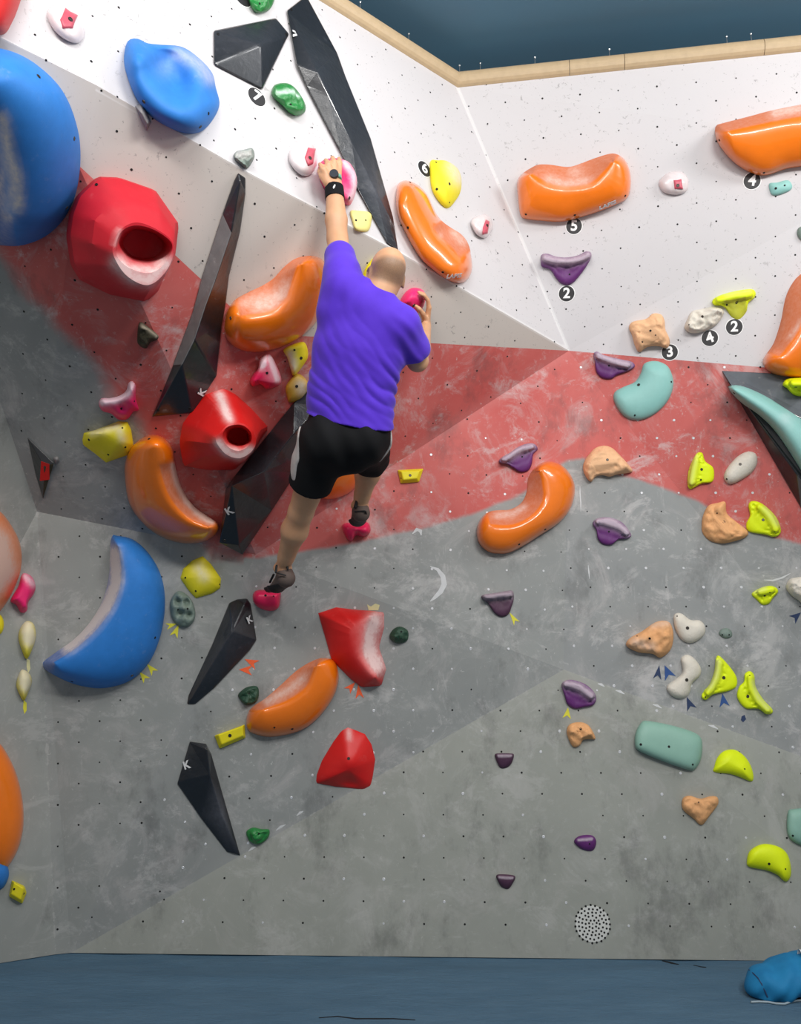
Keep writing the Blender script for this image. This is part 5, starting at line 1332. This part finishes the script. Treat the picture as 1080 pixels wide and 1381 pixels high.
fold = (.0105 * (.6 - np.abs(sw) ** .8) * patch + .0018 * sw2 * (1.2 - patch)) * env
fold = fold + .0028 * np.sin((u_ * .9 - v_ * .25) * 2 * math.pi / .06 + 5 * v_) * np.exp(-((v_ - .19) / .07) ** 2) * np.exp(-((u_ + .06) / .10) ** 2)
fold = fold + .0035 * np.sin((u_ * .6 + v_ * .8) * 2 * math.pi / .05) * np.exp(-((u_ - .19) / .06) ** 2) * np.exp(-((v_ - .03) / .08) ** 2)
S.a = S.a + fold.astype(np.float32)
# hem, sleeve and collar cuts
h1, h2, h3 = J(409, 556, 3.42), J(532, 581, 3.42), J(468, 577, 3.29)
hn = (h2 - h1).cross(h3 - h1).normalized()
if hn.z > 0: hn = -hn
S.plane(h3, hn)
dL = (elL - shL).normalized(); DL = (X - sleL.x) * dL.x + (Y - sleL.y) * dL.y + (Z - sleL.z) * dL.z
S.a = np.maximum(S.a, np.where((Z > 3.28) & (X < -.12), DL, -1).astype(np.float32))
dR = (elR - shR).normalized(); pR = sleR + dR * .030; DR = (X - pR.x) * dR.x + (Y - pR.y) * dR.y + (Z - pR.z) * dR.z
S.a = np.maximum(S.a, np.where((X > .02) & (Z > pR.z - .12), np.where(((X - pR.x) ** 2 + (Y - pR.y) ** 2 + (Z - pR.z) ** 2) < .0225, DR, -1), -1).astype(np.float32))
shirt = field_obj('t_shirt', S, 'shirt_purple', person, 3)
del S
# shorts
S = Field((-.62, 3.10, 2.05), (.20, 4.05, 2.95), .0045)
S.cone(J(470, 562, 3.45), J(466, 590, 3.48), .165, .160, .03, fw, .72)
S.ell(J(445, 592, 3.44), (.105, .12, .12), (rt, fw, up), .04); S.ell(J(492, 590, 3.44), (.095, .115, .105), (rt, fw, up), .04)
lgL = J(419, 650, 3.63); S.cone(J(437, 598, 3.49), lgL, .112, .098, .04)
lgR = J(499, 607, 3.76); S.cone(J(492, 592, 3.52), lgR, .105, .085, .04)
S.cone(lgR, lgR + Vector((0, .10, -.02)), .085, .085, .02)
X, Y, Z = S.full()
S.a = S.a + (.003 * np.sin(X * 70 + Z * 30) * np.exp(-((Z - 2.35) / .15) ** 2)).astype(np.float32)
dl_ = (knL - hipL).normalized(); pl_ = lgL + dl_ * .012
D = (X - pl_.x) * dl_.x + (Y - pl_.y) * dl_.y + (Z - pl_.z) * dl_.z
S.a = np.maximum(S.a, np.where(X < hipc.x + .0, D, -1).astype(np.float32))
D = (Y - (lgR.y + .12)) + 0 * X + 0 * Z; S.a = np.maximum(S.a, D.astype(np.float32))
top = J(470, 552, 3.45); D = (X - top.x) * up.x + (Y - top.y) * up.y + (Z - top.z) * up.z; S.a = np.maximum(S.a, D.astype(np.float32))
base_a = S.a.copy()
shorts = field_obj('shorts', S, 'black_cloth', person, 2)
for pts in ([J(402, 588, 3.47), J(402, 615, 3.51), J(407, 641, 3.57), J(415, 652, 3.60)], [J(538, 566, 3.47), J(532, 590, 3.50), J(519, 612, 3.56)]):
    R_ = Field((-.62, 3.10, 2.05), (.20, 4.05, 2.95), .0045)
    for a, b in zip(pts[:-1], pts[1:]): R_.cone(a, b, .042, .046, 0)
    S.a = np.maximum(base_a - .005, R_.a); o = field_obj('side_panel', S, 'white_cloth', shorts if False else person, 2)
    o['label'] = 'white curved side panel of the shorts'
del S, base_a

# climbing shoes
def shoe(an, heel, toe, straps):
    c = (heel + toe) / 2; lo = [min(an[i], heel[i], toe[i]) - .09 for i in range(3)]; hi = [max(an[i], heel[i], toe[i]) + .09 for i in range(3)]
    f = Field(lo, hi, .003)
    ax = (toe - heel).normalized()
    f.cone(heel, heel.lerp(toe, .55), .039, .042, .02); f.cone(heel.lerp(toe, .55), toe, .042, .024, .02)
    f.cone(heel, an.lerp(heel, .45), .038, .040, .02)
    cutd = (an - heel).normalized(); f.plane(an.lerp(heel, .42), cutd)
    up_ = field_obj('climbing_shoe', f, 'shoe_grey', person, 2)
    g = Field(lo, hi, .003)
    g.cone(heel, heel.lerp(toe, .55), .042, .044, .02); g.cone(heel.lerp(toe, .55), toe, .044, .027, .02)
    g.plane(heel.lerp(toe, .5) + Vector((0, 0, -.014)), Vector((0, 0, 1)))
    sl = field_obj('rubber_sole', g, 'shoe_black', up_, 2)
    up_.matrix_parent_inverse = Matrix.Translation(-Vector(person.location)); sl.matrix_parent_inverse = Matrix.Identity(4); sl.parent = up_
    for (p0, p1, r) in straps:
        h_ = Field(lo, hi, .003); h_.cone(p0, p1, r, r, 0)
        s_ = field_obj('strap', h_, 'shoe_black', person, 1); s_.parent = up_; s_.matrix_parent_inverse = Matrix.Identity(4)
    return up_
shoe(anL, heelL, toeL, [(J(373, 763, 3.985), J(372, 772, 3.985), .006), (J(387, 762, 4.00), J(388, 768, 4.00), .006), (J(369, 775, 4.06), J(364, 785, 4.12), .006), (J(372, 772, 3.985), J(385, 776, 3.985), .004)])
shoe(anR, heelR, toeR, [(J(481, 676, 4.06), J(479, 684, 4.06), .008), (J(493, 690, 4.05), J(495, 697, 4.10), .005), (J(478, 690, 4.06), J(492, 689, 4.05), .004)])

# wristband and watch on the left wrist
d = (wrL - elL).normalized()
def cuff(name, pa, pb, ra, rb, mat, par):
    lo = [min(pa[i], pb[i]) - .07 for i in range(3)]; hi = [max(pa[i], pb[i]) + .07 for i in range(3)]
    f = Field(lo, hi, .0028); f.cone(pa - d * .05, pb + d * .05, ra, rb, 0); f.plane(pb, d); f.plane(pa, -d)
    return field_obj(name, f, mat, par, 1)
ba, bb = elL.lerp(wrL, .74), elL.lerp(wrL, .97)
wb = cuff('wristband', ba, bb, .0445, .039, 'black_cloth', person)
to_cam = (CAM - bb).normalized(); side_ = d.cross(to_cam).normalized(); outw = side_.cross(d).normalized()
if outw.dot(to_cam) < 0: outw = -outw
mid = ba.lerp(bb, .5)
o = mesh_obj('emblem', [mid + outw * .046 + side_ * (math.cos(t) * .004 + math.sin(t) * .004) + d * (math.sin(t) * .010) for t in [k * math.pi / 8 for k in range(16)]], [tuple(range(16))], MATS['tag_white'])
adopt(o, person); o.parent = wb; o.matrix_parent_inverse = Matrix.Identity(4)
hd = (f1.P(447, 224, .118) - wrL).normalized(); wc = wrL + hd * .032
pa, pb = wc - hd * .008, wc + hd * .008
d_keep = d; d = hd
strap = cuff('watch', pa, pb, .0375, .0375, 'watch_green', person)
sd = hd.cross(to_cam).normalized(); ow = sd.cross(hd).normalized()
if ow.dot(to_cam) < 0: ow = -ow
bm = bmesh.new(); bmesh.ops.create_cone(bm, cap_ends=True, segments=32, radius1=.0205, radius2=.0185, depth=.012)
M = Matrix((sd, hd, ow)).transposed().to_4x4(); M.translation = wc + ow * .037 + sd * .006
bmesh.ops.transform(bm, matrix=M, verts=bm.verts)
for e_ in [x for x in bm.edges]: pass
o = bm_obj('watch_face', bm, MATS['watch_black']); o.parent = strap; o.matrix_parent_inverse = Matrix.Identity(4)
d = d_keep

# ------------------------------------------------------------------ blue bag, cord and finger piece on the mat at the lower right
def bag():
    lo_ = floor_pt(1022, 1350)
    c = floor_pt(1075, 1345); c = c + Vector((.0, .02, .066))
    f = Field((c.x - .32, c.y - .28, -.03), (c.x + .50, c.y + .30, .42), .006)
    ex = Vector((1, .1, .10)).normalized(); ez = Vector((-.1, 0, 1)).normalized(); ey = ez.cross(ex).normalized(); ex = ey.cross(ez)
    f.ell(c + Vector((-.07, 0, -.005)), (.135, .12, .075), (ex, ey, ez), .05); f.ell(c + Vector((.10, .02, .03)), (.17, .13, .085), (ex, ey, ez), .06)
    f.ell(c + Vector((.32, .03, .05)), (.16, .13, .10), (ex, ey, ez), .06)
    f.cone(c + Vector((-.15, -.01, -.02)), c + Vector((-.13, -.03, -.08)), .06, .05, .05)
    X, Y, Z = f.full()
    u, v = X - c.x, Z - c.z
    f.a = f.a + (.007 * np.sin(u * 42 + 14 * v + 9 * (Y - c.y)) * np.sin(v * 30 + u * 12 + 1) + .004 * np.sin(u * 80 - v * 60)).astype(np.float32)
    f.a = np.maximum(f.a, (-.002 - Z + 0 * X + 0 * Y).astype(np.float32))
    root = empty('fabric_bag', (c.x, c.y, 0)); tag(root, 'blue fabric bag slumped on the mat at the lower right corner', 'bag')
    b = field_obj('bag_body', f, 'bag_blue', root, 3)
    bv = BVHTree.FromPolygons([v.co for v in b.data.vertices], [tuple(p.vertices) for p in b.data.polygons])
    def onbag(px, py):
        h = bv.ray_cast(CAM, ray(px, py).normalized()); return h
    # dark piping around the round end
    pts = [onbag(x, y) for x, y in [(1010, 1308), (1016, 1313), (1022, 1319), (1027, 1327), (1031, 1336), (1035, 1345)]]
    pts = [p for p in pts if p[0] is not None]
    if len(pts) > 2:
        V = []; Fs = []
        for i, p in enumerate(pts):
            nn = p[1] if p[1].dot(CAM - p[0]) > 0 else -p[1]
            tdir = (pts[min(i + 1, len(pts) - 1)][0] - pts[max(i - 1, 0)][0]).normalized(); s_ = nn.cross(tdir).normalized()
            for k in range(6):
                t = k * math.pi / 3; V.append(p[0] + (s_ * math.cos(t) + nn * math.sin(t)) * .003)
        for i in range(len(pts) - 1):
            for k in range(6): Fs.append((i * 6 + k, i * 6 + (k + 1) % 6, i * 6 + 6 + (k + 1) % 6, i * 6 + 6 + k))
        adopt(mesh_obj('piping', V, Fs, MATS['tape_navy']), root)
    h = onbag(1076, 1290)
    f2_ = Field((c.x + .02, c.y - .15, c.z - .02), (c.x + .5, c.y + .2, c.z + .3), .005)
    q = h[0] if h[0] is not None else c + Vector((.15, 0, .14))
    f2_.cone(q + Vector((-.01, 0, .012)), q + Vector((.12, 0, -.03)), .022, .03, 0)
    adopt(field_obj('white_lining', f2_, 'tag_white', root, 2), root)
    f3 = Field((c.x - .1, c.y - .3, -.02), (c.x + .3, c.y + .1, .2), .004)
    q = floor_pt(1076, 1345) + Vector((0, -.005, .022)); f3.cone(q, q + Vector((.10, 0, .008)), .012, .014, 0)
    adopt(field_obj('pull_tab', f3, 'peach', root, 2), root)  # peach piece stands in for a finger at the bag's edge
bag()
pts = [floor_pt(x, y) for x, y in [(1011, 1352), (1022, 1351.5), (1034, 1352), (1045, 1354), (1056, 1354.5), (1064, 1352), (1072, 1350), (1085, 1349.5), (1100, 1351)]]
V = []; Fs = []
for i, p in enumerate(pts):
    tdir = (pts[min(i + 1, len(pts) - 1)] - pts[max(i - 1, 0)]).normalized(); s_ = Vector((0, 0, 1)).cross(tdir).normalized()
    for k in range(8):
        t = k * math.pi / 4; V.append(p + Vector((0, -.012, .006)) + (s_ * math.cos(t) + Vector((0, 0, 1)) * math.sin(t)) * .0045)
for i in range(len(pts) - 1):
    for k in range(8): Fs.append((i * 8 + k, i * 8 + (k + 1) % 8, i * 8 + 8 + (k + 1) % 8, i * 8 + 8 + k))
tag(mesh_obj('cord', V, Fs, MATS['cord_grey']), 'thin grey cord lying on the mat in front of the blue bag', 'cord')

# ------------------------------------------------------------------ origins: every thing's own origin at its centre
bpy.context.view_layer.update()
def recenter(o):
    if o.type != 'MESH' or o.get('kind') == 'structure' or o.parent: return
    n = len(o.data.vertices)
    if not n: return
    a = np.empty(n * 3, np.float32); o.data.vertices.foreach_get('co', a); a = a.reshape(-1, 3)
    c = Vector([float(x) for x in (a.min(0) + a.max(0)) / 2])
    o.data.transform(Matrix.Translation(-c)); o.location = o.location + c
    def rec(ch):
        for k in ch.children:
            k.data.transform(Matrix.Translation(-c)); rec(k)
    rec(o)
for o in list(COL.objects): recenter(o)
